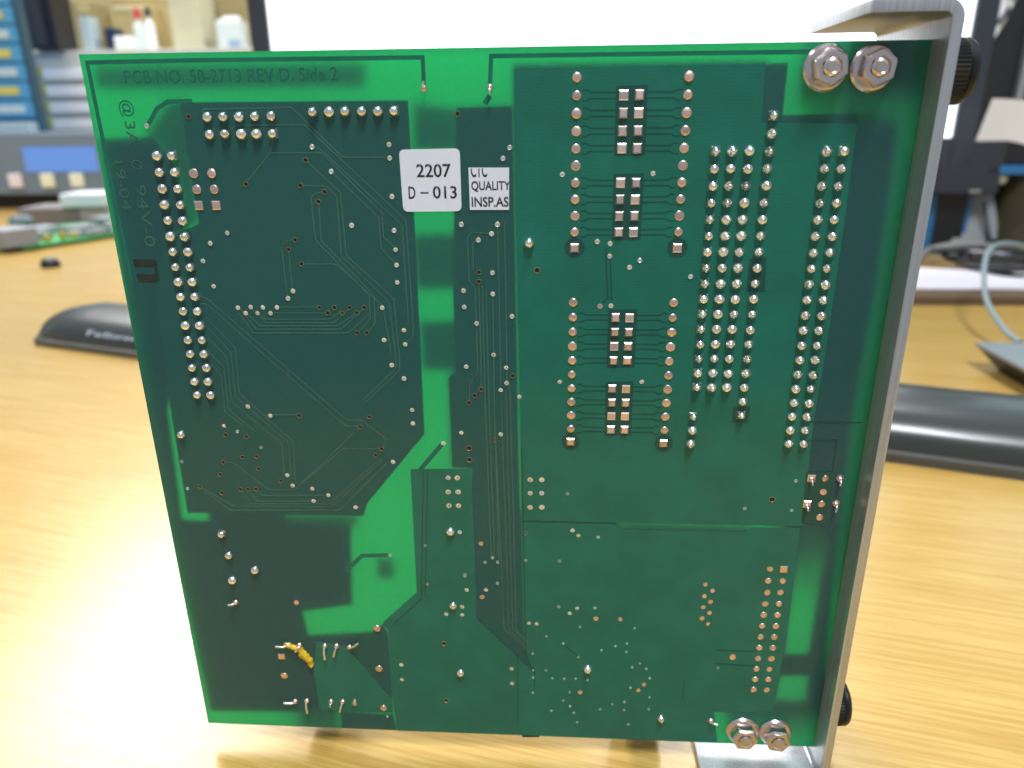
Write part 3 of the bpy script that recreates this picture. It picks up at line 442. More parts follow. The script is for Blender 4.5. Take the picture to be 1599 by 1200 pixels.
# domed and pin-tipped solder joints, three shapes of each
def square_lathe(prof, seg=16, sq=()):
    v, f, mi = lathe(prof, seg)
    out = []
    for i, (x, y, z) in enumerate(v):
        k = i // seg
        if k in sq:
            r = max(abs(x), abs(z), 1e-9); R = prof[k][0]
            s = R / r * sq[k]
            blend = .85
            x, z = x * (blend * s + 1 - blend), z * (blend * s + 1 - blend)
        out.append((x, y, z))
    return out, f, mi
dome_p = lambda a: [(.86, .0), (.86, .12), (.83, .32), (.76, .54), (.64, .74 + a * .5), (.48, .88 + a * .8), (.32, .97 + a), (.15, 1.02 + a), (.0, 1.03 + a)]
cone_p = lambda a: [(.87, .0), (.87, .12), (.84, .34), (.77, .57), (.65, .78), (.50, .94), (.40, 1.04 + a), (.33, 1.16 + a), (.23, 1.24 + a), (.11, 1.28 + a), (.0, 1.29 + a)]
domes = [smooth_me("solder_joint", lathe(dome_p(a), 24, close=False), [M['solder']], 60) for a in (-.05, .04, .12)]
cones = [smooth_me("solder_joint", lathe(cone_p(a), 24, close=False), [M['solder']], 60) for a in (-.10, .0, .14)]
SQ = {0: .88, 1: .88, 2: .84, 3: .7}
domes_sq = [smooth_me("solder_joint", square_lathe(dome_p(0), 24, SQ)[:2] + (None,), [M['solder']], 60)]
cones_sq = [smooth_me("solder_joint", square_lathe(cone_p(a), 24, SQ)[:2] + (None,), [M['solder']], 60) for a in (-.1, .05)]
rnd = random.Random(3)
def scatter(name, meshes, pts, y=0, jitter=.0, turn=True, s0=.94, s1=1.06):
    for (u, w) in pts:
        o = link(name, rnd.choice(meshes), ROOT, at(u + rnd.uniform(-jitter, jitter), w + rnd.uniform(-jitter, jitter), y))
        if turn: o.rotation_euler = (rnd.uniform(-.12, .12), rnd.uniform(0, 6.28), rnd.uniform(-.12, .12))
        s = rnd.uniform(s0, s1); o.scale = (s, s * rnd.uniform(.92, 1.1), s)
scatter("solder_joint", domes, D['dome'], jitter=.04)
scatter("solder_joint", cones, D['cone'], jitter=.04)
scatter("solder_joint", domes_sq, D['dome_sq'], turn=False)
scatter("solder_joint", cones_sq, D['cone_sq'], turn=False)
# low pads
flat = lambda r, h: [(r, 0), (r, .06), (r * .92, h * .6), (r * .7, h * .92), (r * .35, h), (0, h)]
pr_ = [smooth_me("solder_pad", lathe(flat(.76, h), 18, close=False), [M['pad']], 60) for h in (.20, .30, .36)]
scatter("solder_pad", pr_, D['pad_round'])
pc_ = [smooth_me("solder_pad", lathe(flat(.64, .13), 18, close=False), [M['pad']], 60),
       smooth_me("solder_pad", lathe(flat(.64, .22), 18, close=False), [M['pad']], 60)]
scatter("solder_pad", pc_, D['pad_conn'])
scatter("test_pad", [smooth_me("test_pad", lathe(flat(.48, .11), 16, close=False), [M['pad']], 60)], D['pad_test'])
def bar_mesh(w, h, top, m):
    v = [(-w, 0, -h), (w, 0, -h), (w, 0, h), (-w, 0, h), (-w, -.07, -h), (w, -.07, -h), (w, -.07, h), (-w, -.07, h)]
    k = .72; v += [(-w * k, -top, -h * k), (w * k, -top, -h * k), (w * k, -top, h * k), (-w * k, -top, h * k)]
    f = [(0, 1, 5, 4), (1, 2, 6, 5), (2, 3, 7, 6), (3, 0, 4, 7), (4, 5, 9, 8), (5, 6, 10, 9), (6, 7, 11, 10), (7, 4, 8, 11), (8, 9, 10, 11)]
    return me_from("bar_pad", v, f, [m])
bars = [bar_mesh(.68, .74, t, M['bar']) for t in (.2, .32, .42)]
for (u, w) in D['pad_bar']:
    o = link("bar_pad", rnd.choice(bars), ROOT, at(u, w, -.06)); o.rotation_euler = (rnd.uniform(-.05, .05), 0, rnd.uniform(-.05, .05))
sqp = [bar_mesh(.70, .72, t, M['pad']) for t in (.2, .32)]
for (u, w) in D['pad_square']: link("solder_pad", rnd.choice(sqp), ROOT, at(u, w, -.06))
# vias: raised rim with a cup of solder; open holes: rim with a black disc painting the bore's darkness
def via_me(r, m): return smooth_me("via", lathe([(r, 0), (r * .97, .10), (r * .82, .13), (r * .62, .09), (r * .35, .035), (0, .02)], 14, close=False), [m], 50)
scatter("via", [via_me(.42, M['via'])], D['via'], y=-.03)
scatter("via", [via_me(.50, M['via'])], D['via_mid'], y=-.03)
scatter("via", [via_me(.34, M['via_dull'])], D['via_small'], y=-.03)
scatter("via", [via_me(.27, M['via_dull'])], D['via_tiny'], y=-.05)
def hole_me(r): return smooth_me("open_via", lathe([(r, 0), (r * .97, .07), (r * .80, .09), (r * .72, .02), (r * .7, .006), (0, .006)], 14, fm=[0, 0, 0, 1, 1], close=False), [M['ring'], M['dark']], 35)
scatter("open_via", [hole_me(.44)], D['hole'], y=-.035, turn=False)
scatter("open_via", [hole_me(.58)], D['hole_big'], y=-.05, turn=False)
# cropped component leads bent over their joints
small = [smooth_me("solder_joint", lathe([(.58, 0), (.55, .14), (.44, .34), (.28, .48), (0, .52)], 14, close=False), [M['pad']], 60)]
for (a, b) in D['leads']:
    j = link("lead_joint", small[0], ROOT, at(a[0], a[1], -.03))
    du, dv = b[0] - a[0], b[1] - a[1]
    v, f = tube([(0, -.1, 0), (du * .12, -.62, dv * .12), (du * .45, -.85, dv * .45), (du, -.9, dv)], .21, 10)
    link("bent_lead", me_from("bent_lead", v, f, [M['wire']], smooth=True, sharp=50), j)
# smear of yellow flux by the lower left leads: a ragged, lumpy skin
def flux():
    G = D['glue']; n = len(G); half = n // 2; fr = random.Random(11)
    left = G[:half + 1]; right = [G[0]] + G[:half:-1]
    v, f = [], []; m, w = 26, 7
    def along(P, t):
        x = t * (len(P) - 1); i = min(int(x), len(P) - 2); a = x - i
        return (P[i][0] * (1 - a) + P[i + 1][0] * a, P[i][1] * (1 - a) + P[i + 1][1] * a)
    for i in range(m):
        a, b = along(left, i / (m - 1)), along(right, i / (m - 1))
        for j in range(w):
            t = j / (w - 1); e = 4 * t * (1 - t)
            h = 0 if e == 0 else (.18 + .75 * e * fr.uniform(.45, 1.0))
            k = fr.uniform(-.22, .22)
            v.append((a[0] * (1 - t) + b[0] * t + k, -h, a[1] * (1 - t) + b[1] * t + fr.uniform(-.15, .15)))
    for i in range(m - 1):
        for j in range(w - 1): f.append((i * w + j, i * w + j + 1, (i + 1) * w + j + 1, (i + 1) * w + j))
    return link("flux_residue", me_from("flux_residue", v, f, [M['glue']], smooth=True), ROOT, LO, label="yellow brown smear of flux between two bent leads")
flux()

# etched and stamped markings
T = D['tp']
lettering("PCB NO. 50-2713 REV D. Side 2", M['pour'], (T['pcb'][0], T['pcb'][1], T['pcb_end'][0], T['pcb_end'][1] + 1.95), ROOT, LO, -.045)
def down(body, u0, v_top, u1, v_bot, m=None): lettering(body, m or M['gap'], (u0, v_bot, u1, v_top), ROOT, LO, -.045, turn=True)
down("@", 4.85, 124.4, 7.25, 121.9, M['pour'])
down("3A", 5.35, 121.3, 7.0, 117.6, M['track'])
down("\u00d8", 5.25, 115.5, 7.0, 113.9, M['track'])
down("94V-0", 5.15, 111.6, 6.95, 101.6, M['track'])
down("19-04", 2.35, 115.3, 4.0, 107.6, M['track'])
for k in ('1', '2'):
    a, b = T['bar%sa' % k], T['bar%sb' % k]
    u0, u1, v0, v1 = a[0], b[0], b[1], a[1]
    sheet("stamp_mark", prism([(u0, v1), (u0 + .1, v0 + .1), (u1 - .4, v0), (u1, v0 + .3), (u1 - .1, v1 - .1)], -.03, -.004), M['stamp'])
sheet("stamp_mark", prism([(6.0, 98.2), (6.05, 95.8), (6.5, 95.9), (6.45, 98.2)], -.026, -.004), M['stamp'])

# paper labels
def rounded(q, r, n=5):
    P = [Vector(p) for p in q]; out = []
    for i, p in enumerate(P):
        a, b = (P[i - 1] - p).normalized(), (P[(i + 1) % len(P)] - p).normalized()
        s, e = p + a * r, p + b * r
        for k in range(n + 1):
            t = k / n; out.append(tuple(s * (1 - t) ** 2 + p * 2 * t * (1 - t) + e * t * t))
    return out
st1 = sheet("paper_label", prism(rounded(D['st1'], .9), -.16, -.05), M['paper'], label="white rounded label printed 2207 over D-013")
lettering("2207", M['ink'], (T['t2207'][0] - .1, T['t2207'][1] - .02, 56.85, T['t2207'][1] + 2.0), st1, (0, 0, 0), -.19, bold=.012)
lettering("D", M['ink'], (49.95, 109.2, 51.05, 111.1), st1, (0, 0, 0), -.19, bold=.012)
lettering("\u2013", M['ink'], (51.85, 110.0, 53.15, 110.22), st1, (0, 0, 0), -.19, bold=.012)
lettering("013", M['ink'], (53.85, 109.22, 57.65, 111.15), st1, (0, 0, 0), -.19, bold=.012)
st2 = sheet("paper_label", prism(D['st2'], -.17, -.055), M['paper'], label="square white inspection label cut off at the edges")
lettering("CTC", M['ink'], (59.98, 112.45, 62.55, 114.55), st2, (0, 0, 0), -.2, bold=.015, clip=[((0, 113.78), (0, 1))])
lettering("QUALITY", M['ink'], (60.0, 110.2, 66.15, 111.85), st2, (0, 0, 0), -.2, bold=.015, clip=[((65.93, 0), (1, 0))])
lettering("INSP.AS", M['ink'], (59.98, 107.9, 65.85, 109.45), st2, (0, 0, 0), -.2, bold=.015)

# front panel: bent aluminium channel
def channel():
    xi, xo, zt, zb = 126.85, 128.5, 135.7, -4.8
    th = xo - xi; R, r = 2.6, 1.0; n = 6
    o = [(115.9, zt)]
    for k in range(n + 1):
        a = math.pi / 2 * (1 - k / n); o.append((xo - R + R * math.cos(a), zt - R + R * math.sin(a)))
    for k in range(n + 1):
        a = -math.pi / 2 * k / n; o.append((xo - R + R * math.cos(a), zb + R + R * math.sin(a)))
    o.append((103.6, zb)); o.append((103.6, zb + th))
    for k in range(n + 1):
        a = -math.pi / 2 * (1 - k / n); o.append((xi - r + r * math.cos(a), zb + th + r + r * math.sin(a)))
    for k in range(n + 1):
        a = math.pi / 2 * k / n; o.append((xi - r + r * math.cos(a), zt - th - r + r * math.sin(a)))
    o.append((115.9, zt - th))
    return prism(o, -4.9, 20.3)
v, f = channel()
me = me_from("front_panel", v, f, [M['alu']])
bm = bmesh.new(); bm.from_mesh(me)
ed = [e for e in bm.edges if len(e.link_faces) == 2 and e.calc_face_angle(0) > .9]
bmesh.ops.bevel(bm, geom=ed, offset=.18 * K, segments=2, affect='EDGES', profile=.6); bm.to_mesh(me); bm.free()
for p in me.polygons: p.use_smooth = True
me.set_sharp_from_angle(angle=math.radians(35))
panel = link("front_panel", me, ROOT, LO, label="bent brushed aluminium panel along the right edge")
# mounting blocks behind the board
blk = mat("dark_bracket", (.03, .028, .026), .4, .2)
rbox("mounting_block", blk, 117.5, 5.2, 123.6, 17.5, 7.0, 7.2, .4, ROOT, loc=LO)
rbox("mounting_block", blk, 117.5, 4.2, 7.0, 17.5, 5.0, 5.0, .4, ROOT, loc=LO)
# parts on the component side that show below or shade the board
rbox("component_block", blk, 24, 5.5, -1.0, 9, 6.5, 12, .4, ROOT, loc=LO)
rbox("connector_block", blk, 92, 6.0, -1.2, 10, 7, 11, .4, ROOT, loc=LO)
rbox("connector_block", blk, 118.5, 6.2, 45, 8.5, 8.5, 76, .4, ROOT, loc=LO)
# lock nuts on screws
def hexnut(R, h):
    seg = 6; v = []; prof = [(R, 0), (R, h * .82), (R * .88, h), (R * .55, h), (R * .52, h * .7)]
    v, f, _ = lathe(prof, 6, close=False)
    return me_from("lock_nut", v, f, [M['zinc']])
nut = hexnut(2.68, 2.1)
bm = bmesh.new(); bm.from_mesh(nut)
bmesh.ops.bevel(bm, geom=[e for e in bm.edges if len(e.link_faces) == 2 and e.calc_face_angle(0) > .3], offset=.12 * K, segments=2, affect='EDGES'); bm.to_mesh(nut); bm.free()
for p in nut.polygons: p.use_smooth = True
nut.set_sharp_from_angle(angle=math.radians(28))
wash = smooth_me("washer", lathe([(3.3, 0), (3.3, .3), (3.0, .7), (2.4, .95), (1.3, .95)], 36, close=False), [M['zinc']], 30)
bolt = smooth_me("screw", lathe([(1.3, 0), (1.3, 2.75), (1.14, 2.95), (.88, 3.08), (.75, 2.98), (0, 2.95)], 24, close=False), [M['zinc']], 30)
for i, (u, w) in enumerate(((112.35, 127.45), (119.05, 127.3), (112.15, 3.75), (118.65, 3.6))):
    wz = link("washer", wash, ROOT, at(u, w, -.06))
    nz = link("lock_nut", nut, wz, (0, -.85, 0), rot=(0, (.35, .62, .05, .1)[i], 0))
    link("screw", bolt, wz, (0, -.4, 0))
# knurled thumb screws on the panel's outer face
def thumb():
    seg = 96; prof = [(4.0, 0), (4.6, .25), (4.72, .6), (4.72, 3.9), (4.6, 4.0), (4.5, 4.2), (4.66, 4.4), (4.66, 4.9), (4.4, 5.4), (3.6, 5.8), (2.0, 6.05), (0, 6.1)]
    v, f, _ = lathe(prof, seg, 'x', close=False)
    out = []
    for i, (x, y, z) in enumerate(v):
        k, j = divmod(i, seg)
        if k in (2, 3) and j % 2: s = .955; y, z = y * s, z * s
        out.append((x, y, z))
    return me_from("thumb_screw", out, f, [M['knob']], smooth=True, sharp=18)
tme = thumb()
link("thumb_screw", tme, ROOT, at(128.5, 126.9, 3.7))
link("thumb_screw", tme, ROOT, at(128.5, 6.6, 5.7))

# ---------------------------------------------------------------- things around it
def at_label(o): return o
black_gloss = mat("black_gloss", (.012, .013, .014), .12, coat=.6)
black = mat("black_plastic", (.014, .015, .017), .45)
slate = mat("slate_plastic", (.030, .036, .050), .42)
grey = mat("grey_plastic", (.30, .33, .35), .45)
white = mat("white_card", (.88, .89, .90), .55)
tan = mat("cardboard", (.50, .41, .20), .8, cvar=.08, cscale=30)
tan2 = mat("pale_cardboard", (.58, .55, .38), .8, cvar=.06, cscale=30)
olive = mat("brown_card", (.33, .27, .13), .8)
blue = mat("blue_enamel", (.030, .17, .40), .4)
teal = mat("dark_teal_enamel", (.035, .095, .14), .45)
beige = mat("beige_enamel", (.58, .58, .55), .5)
yellow = mat("yellow_tag", (.62, .55, .12), .6)
pale = mat("pale_blue_plastic", (.50, .62, .68), .4)
red = mat("red_cap", (.55, .05, .06), .45)

# palm rest: glossy gel cushion on a base, lying across the desk behind the board
def palm_rest():
    t = thing("palm_rest", (65, 222, 0), "long glossy black palm rest lying across the desk behind the circuit board", "palm rest", rot=(0, 0, math.radians(-18.0)))
    L, WD = 660, 62
    def strip(prof, ends, m, name):
        # cross-section (y, z) swept in x with rounded ends
        n = 44; v, f = [], []
        for i in range(n + 1):
            x = -L / 2 + L * i / n
            e = L / 2 - abs(x)
            k = 1.0 if e > ends else math.sqrt(max(0.0, 1 - ((ends - e) / ends) ** 2))
            k = max(k, .12)
            for (y, z) in prof: v.append((x, y * (.45 + .55 * k), z * (k if z > 4.2 else 1)))
        q = len(prof)
        for i in range(n):
            for j in range(q): f.append((i * q + j, i * q + (j + 1) % q, (i + 1) * q + (j + 1) % q, (i + 1) * q + j))
        f.append(tuple(range(q))); f.append(tuple(n * q + j for j in range(q)))
        return link(name, me_from(name, v, f, [m], smooth=True, sharp=50), t)
    base = [(-WD / 2, .2), (-WD / 2, 3.6), (-WD / 2 + 1, 4.2), (WD / 2 - 1, 4.2), (WD / 2, 3.6), (WD / 2, .2)]
    dome = [(-WD / 2 + 2.5, 4.0)] + [(math.cos(a) * -(WD / 2 - 2.5), 4.21 + math.sin(a) ** .8 * 15.5) for a in [math.pi * k / 18 for k in range(1, 18)]] + [(WD / 2 - 2.5, 4.0)]
    xs = [L / 2 - (L / 2) * (1 - math.cos(0))]
    strip(base, 14, mat("palm_base", (.07, .07, .065), .35), "base")
    c = strip(dome, 30, mat("palm_gel", (.030, .038, .038), .30, coat=.12, bump=.15, bscale=60), "gel_cushion")
    # printed wordmark low on the front slope
    lt = lettering("Fellowes", mat("pale_print", (.50, .56, .66), .4), (-272, 0, -222, 5.2), t, (0, 0, 0), 0)
    for q in lt.data.vertices:
        z = q.co.z / K; s = z / 5.2; yy = q.co.y / K
        a = .26 + .19 * s
        q.co.y = (math.cos(a) * -(WD / 2 - 2.5) - .9 + yy) * K; q.co.z = (4.21 + math.sin(a) ** .8 * 15.5 + .35) * K
    return t
palm_rest()

# monitor
mon = thing("monitor", (114, 560, 0), "large flat monitor with a blank white screen right behind the circuit board", "monitor")
YF = -45
def slab(name, m, x0, x1, y0, y1, z0, z1, parent, bev=1.0, **kw):
    return rbox(name, m, (x0 + x1) / 2, (y0 + y1) / 2, z0, x1 - x0, y1 - y0, z1 - z0, bev, parent, **kw)
sx0, sx1, sz0, sz1 = -274, 274.5, 110, 420
scr = mat("lit_screen", (.02, .02, .02), .3, emit=(.93, .97, 1.0), es=2.2)
slab("bezel", slate, sx0 - 15, sx0, YF, YF + 22, sz0 - 22, sz1 + 15, mon, 1.5)
slab("bezel", slate, sx1, sx1 + 17, YF, YF + 22, sz0 - 22, sz1 + 15, mon, 1.5)
slab("bezel", slate, sx0, sx1, YF, YF + 22, sz0 - 22, sz0, mon, 1.5)
slab("bezel", slate, sx0, sx1, YF, YF + 22, sz1, sz1 + 15, mon, 1.5)
slab("screen", scr, sx0, sx1, YF + 4, YF + 20, sz0, sz1, mon, 0)
slab("back_shell", slate, sx0 + 20, sx1 - 20, YF + 22, YF + 50, sz0 + 10, sz1 - 10, mon, 6)
slab("stand_neck", slate, -40, 40, 6, 30, 12, 200, mon, 3)
slab("stand_foot", slate, -120, 120, -60, 70, 0, 12, mon, 3)

# second monitor at the right edge of the view
m2 = thing("monitor", (600, 640, 0), "second monitor with silver trim cut off by the right edge of the photo", "monitor")
slab("case", black, -172, 220, -30, 10, 112, 460, m2, 4)
slab("trim", mat("silver_trim", (.45, .47, .48), .35, .6), -120, 200, -38, -30.3, 118, 440, m2, 1)
slab("inner_bezel", slate, -114, 194, -42, -38.3, 124, 434, m2, .5)
slab("screen", mat("cyan_screen", (.02, .02, .02), .3, emit=(.72, .98, 1.0), es=1.4), -94, 180, -45, -42.3, 160, 420, m2, 0)
slab("stand_neck", slate, -20, 40, -10, 10, 10, 112, m2, 3)
slab("stand_foot", slate, -80, 100, -60, 80, 0, 10, m2, 3)

# white note stuck on the second monitor's case
def curved_sheet(pts_top, pts_bot, th, m, name):
    n = len(pts_top); v = []
    for off in (0, th):
        v += [(x, y + off, z) for x, y, z in pts_top] + [(x, y + off, z) for x, y, z in pts_bot]
    f = []
    for i in range(n - 1):
        f += [(i, i + 1, n + i + 1, n + i), (2 * n + i, 3 * n + i, 3 * n + i + 1, 2 * n + i + 1), (i, 2 * n + i, 2 * n + i + 1, i + 1), (n + i, n + i + 1, 3 * n + i + 1, 3 * n + i)]
    f += [(0, n, 3 * n, 2 * n), (n - 1, 3 * n - 1, 4 * n - 1, 2 * n - 1)]
    return me_from(name, v, f, [m], smooth=True, sharp=50)
nt = thing("sticky_note", (452, 596, 212), "crumpled white note stuck on the dark monitor edge above the curled white strip", "note")
note = curved_sheet([(-12, 8, 22), (-4, 6, 23.5), (6, 6, 24), (16, 8, 23)], [(-21, 12, -24), (-13, 4, -26), (-4, 2, -24), (8, 12, -10)], .3, white, "paper")
link("paper", note, nt)
v, f = tube([(-6, 3.5, 8), (-2, 3.5, 11), (4, 3.5, 10), (8, 3.5, 6)], 1.1, 8, 4); link("pen_mark", me_from("pen_mark", v, f, [slate]), nt)
v, f = tube([(-10, 3.5, -16), (-4, 3.4, -11), (2, 3.4, -6), (5, 3.6, 0)], 2.2, 8, 4); link("pen_mark", me_from("pen_mark", v, f, [slate]), nt)

# curled white strip hanging before the second monitor
N = 12
top_, bot_ = [], []
for i in range(N + 1):
    t = i / N
    top_.append((-16 + 85 * t, 30 * t, 16 - 14 * t * t)); bot_.append((-18 + 82 * t, 8 + 22 * t, -14 - 34 * max(0, t - .3) ** 1.6))
cs = link("paper_strip", curved_sheet(top_, bot_, .4, white, "paper_strip"), None, (410, 480, 122), label="white curled paper strip hanging below the dark monitor corner", cat="paper")
# it hangs on a clip that reaches back to the monitor

# stacked gear under the right monitor
bx = thing("carton", (452, 645, 0), "bright blue carton with a black window under the black docking unit", "box")
slab("body", blue, -38, 14, -30, 60, 0, 57, bx, 1)
slab("window", black, -18, 10, -31, -29.6, 8, 56.5, bx, .3)
dk = thing("docking_unit", (455, 640, 57.2), "dark slate docking unit lying on the blue carton", "dock")
slab("body", slate, -55, 25, -40, 60, 0, 48, dk, 3)
slab("button", mat("chrome_button", (.5, .5, .5), .3, .8), -2, 8, -42, -39.8, 2, 5, dk, .5)
st = thing("desk_stand", (479, 610, 0), "light grey tapered plastic stand between the blue carton and the brown bin", "stand")
v = [(-30, 0, 0), (22, 0, 0), (22, 45, 0), (-30, 45, 0), (-12, 14, 56), (10, 14, 56), (10, 34, 56), (-12, 34, 56)]
link("body", me_from("body", v, box(0, 0, 0, 1, 1, 1)[1], [grey]), st)
v, f = tube([(-4, 1.5, 50), (2, 0.5, 30), (10, -1, 8), (14, -3, 1)], 1.6, 8, 5); link("cable", me_from("cable", v, f, [slate], smooth=True), st)
bn = thing("waste_bin", (535, 630, 0), "brown black bin at the right edge behind the coiled cables", "bin")
v, f, _ = lathe([(43, 0), (45, 1), (38, 74), (36, 75), (35, 72), (40, 3), (0, 3)], 24, 'z', close=False)
link("shell", me_from("shell", v, f, [mat("bin_brown", (.055, .045, .022), .6, cvar=.4, cscale=40)], smooth=True, sharp=40), bn)
ty = thing("tray", (535, 628, 75.2), "blue tray lying on the brown bin", "tray")
slab("bed", blue, -68, 60, -28, 45, 0, 8, ty, 1)
slab("black_box", black, -60, 60, -20, 40, 8, 34, ty, 2)
kb_ = lathe([(0, 0), (9, 1), (11, 5), (11, 8), (6, 9.5), (0, 9.5)], 16, 'z', close=False)
link("foot", me_from("foot", [(x - 54, y - 15, z - 9.7) for x, y, z in kb_[0]], kb_[1], [mat("cream_rubber", (.55, .53, .38), .6)], smooth=True, sharp=40), ty)
pt = thing("backdrop", (640, 850, 0), "dark slate backdrop panel added to darken the view behind the gear at the right", "backdrop")  # panel added only as dark fill for the background
slab("panel", mat("slate_cloth", (.020, .026, .040), .8), -290, 400, 0, 30, 0, 420, pt, 3)
slab("foot", slate, -280, 390, -15, 45, 0, 6, pt, 1)

# cables
def cable(pts, r, m, label, n=8): 
    v, f = tube(pts, r, 10, n)
    return link("cable", me_from("cable", v, f, [m], smooth=True, sharp=60), None, label=label, cat="cable")
coil = []
for i in range(46):
    a = i * .62; rr = 30 + 9 * math.sin(i * .9)
    coil.append((448 + rr * math.cos(a) * 1.0, 508 + rr * math.sin(a) * 1.3, 5 + 11 * (i / 46) + 3 * math.sin(i * 1.7)))
cable(coil, 2.4, black, "black cable coiled up on the desk behind the lavender papers", 3)
cable([(398, 560, 3), (420, 580, 10), (450, 570, 16), (490, 560, 10), (540, 560, 4), (600, 575, 4)], 3.6, mat("grey_cable", (.30, .30, .29), .5), "thick grey cable arching over the desk behind the black coil")
cable([(327, 280, 9), (328, 300, 12), (332, 330, 24), (352, 372, 42), (380, 400, 44), (420, 420, 34), (470, 450, 20)], 1.6, mat("grey_blue_cable", (.22, .29, .31), .45), "grey blue cable rising in an arc from the black device")
for i in range(5):
    rr = random.Random(20 + i)
    p0 = [(405 + 150 * t + rr.uniform(-12, 12), 500 + i * 13 + rr.uniform(-14, 14) + 20 * math.sin(t * 7 + i), 4 + 14 * abs(math.sin(t * 5 + i * 1.3))) for t in [k / 6 for k in range(7)]]
    cable(p0, 1.5 + .25 * i, (black, slate, black, steel, black)[i], ("thin black cable crossing the coil of cables", "dark slate cable winding through the cable tangle", "black lead looping behind the coil of cables", "grey steel coloured lead lying in the cable tangle", "thickest black lead at the rear of the cable tangle")[i])
# papers
pp = thing("paper_stack", (395, 455, 0), "pale lavender sheets over a dark brown sheet that stands for their shadow beside the panel", "papers")
def flat_poly(name, poly, z0, z1, m, parent):
    n = len(poly)
    v = [(x, y, z0) for x, y in poly] + [(x, y, z1) for x, y in poly]
    f = [tuple(range(n)), tuple(range(n, 2 * n))] + [(i, (i + 1) % n, (i + 1) % n + n, i + n) for i in range(n)]
    return link(name, me_from(name, v, f, [m]), parent)
flat_poly("sheet", [(-90, -28), (60, -30), (90, 20), (-20, 52), (-100, 56)], 6.2, 7.4, mat('lavender_paper', (.74, .70, .77), .6), pp)
flat_poly("shade_sheet", [(-94, -52), (30, -52), (50, -20), (60, 15), (-20, 58), (-100, 60)], 0, 6, mat("brown_shade_sheet", (.12, .075, .04), .7), pp)  # dark sheet in place of the shadow under the papers
# black flat device at the right edge
dv = thing("handset_base", (350, 225, 0), "black flat device with a grey top at the right edge, grey blue cable behind it", "device")
v = [(-44, -70, 0), (60, -70, 0), (60, 34, 0), (-44, 34, 0), (-53, -84, 11), (70, -84, 11), (70, 40, 11), (-54, 40, 11)]
link("body", me_from("body", v, box(0, 0, 0, 1, 1, 1)[1], [black]), dv)
slab("top_plate", mat("grey_top", (.20, .23, .25), .35), -55, 71, -85, 41, 11.2, 13.2, dv, .6)
# pale rounded object half hidden by the panel
pw = lathe([(0, 0), (12, 0), (13, 2), (12, 8), (8, 13), (3, 15), (0, 15)], 24, 'z', close=False)
link("computer_mouse", me_from("computer_mouse", [(x, y * 1.7, z) for x, y, z in pw[0]], pw[1], [pale], smooth=True, sharp=60), None, (226, 250, 0), label="pale blue rounded mouse half hidden behind the aluminium panel", cat="mouse")

# left: small black stopper and a spare board
bp_ = lathe([(0, 0), (7, 0), (7.5, 2), (6, 7), (3, 9), (0, 9)], 16, 'z', close=False)
link("rubber_stopper", me_from("rubber_stopper", [(x * 1.2, y, z) for x, y, z in bp_[0]], bp_[1], [black], smooth=True, sharp=50), None, (-408, 545, 0), rot=(.2, .1, .4), label="small black rubber stopper lying alone on the desk at the left", cat="stopper")
sb = thing("spare_board", (-478, 672, 0), "second green circuit board with grey chips lying flat at the left", "circuit board", rot=(0, 0, math.radians(66.5)))
# local x runs along the visible edge, local y to the left of it
slab("laminate", mat("bare_green_board", (.03, .32, .09), .4), -45, 170, 0, 150, 3, 5.2, sb, .2)
for (x, y) in ((-38, 7), (160, 7), (-38, 140), (160, 140)):
    slab("foot", black, x - 3, x + 3, y - 3, y + 3, 0, 2.9, sb, .3)
chip = mat("grey_chip", (.20, .23, .24), .45); silver = mat("silver_can", (.55, .60, .66), .3, .5); gold = mat("gold_contact", (.55, .45, .12), .35, .6)
slab("connector", mat("grey_connector", (.24, .25, .28), .5), -62, -25, 2, 40, 5.4, 24, sb, 1)
for i, (x, y, w, d, h, m) in enumerate([(-10, 12, 8, 5, 7, gold), (6, 9, 6, 4, 9, gold), (20, 12, 8, 5, 6, gold), (32, 22, 20, 22, 5, chip), (-5, 45, 30, 25, 8, chip), (45, 10, 26, 12, 6, chip),
        (70, 24, 28, 26, 5, black), (78, 10, 30, 12, 13, silver), (110, 24, 24, 30, 10, chip), (130, 10, 20, 20, 6, silver), (60, 60, 36, 30, 7, chip), (105, 72, 30, 30, 12, chip), (20, 80, 40, 26, 9, grey), (140, 45, 22, 30, 8, silver)]):
    slab("chip", m, x - w / 2, x + w / 2, y - d / 2 + 2, y + d / 2 + 2, 5.3, 5.3 + h, sb, .5)
# heap of modules beyond the spare board
hp = thing("cooling_module", (-575, 870, 0), "grey finned module with a white top beyond the spare board", "module", rot=(0, 0, .12))
slab("body", mat("mauve_grey", (.17, .15, .15), .5), -75, 5, -30, 40, 0, 24, hp, 2)
slab("cover", mat("bluish_white", (.62, .66, .74), .4), -15, 40, -35, 25, 24.3, 42, hp, 3)
slab("base", mat("pink_grey", (.40, .27, .26), .5), 5, 45, -30, 30, 0, 24, hp, 2)
kn = thing("grey_knob", (-590, 760, 0), "small slate knob standing on the desk under the bench meter", "knob")
v, f, _ = lathe([(0, 0), (7, 0), (7, 9), (13, 11), (14, 18), (10, 23), (0, 24)], 18, 'z', close=False)
link("cap", me_from("cap", v, f, [mat("slate_knob", (.13, .16, .20), .4)], smooth=True, sharp=40), kn)

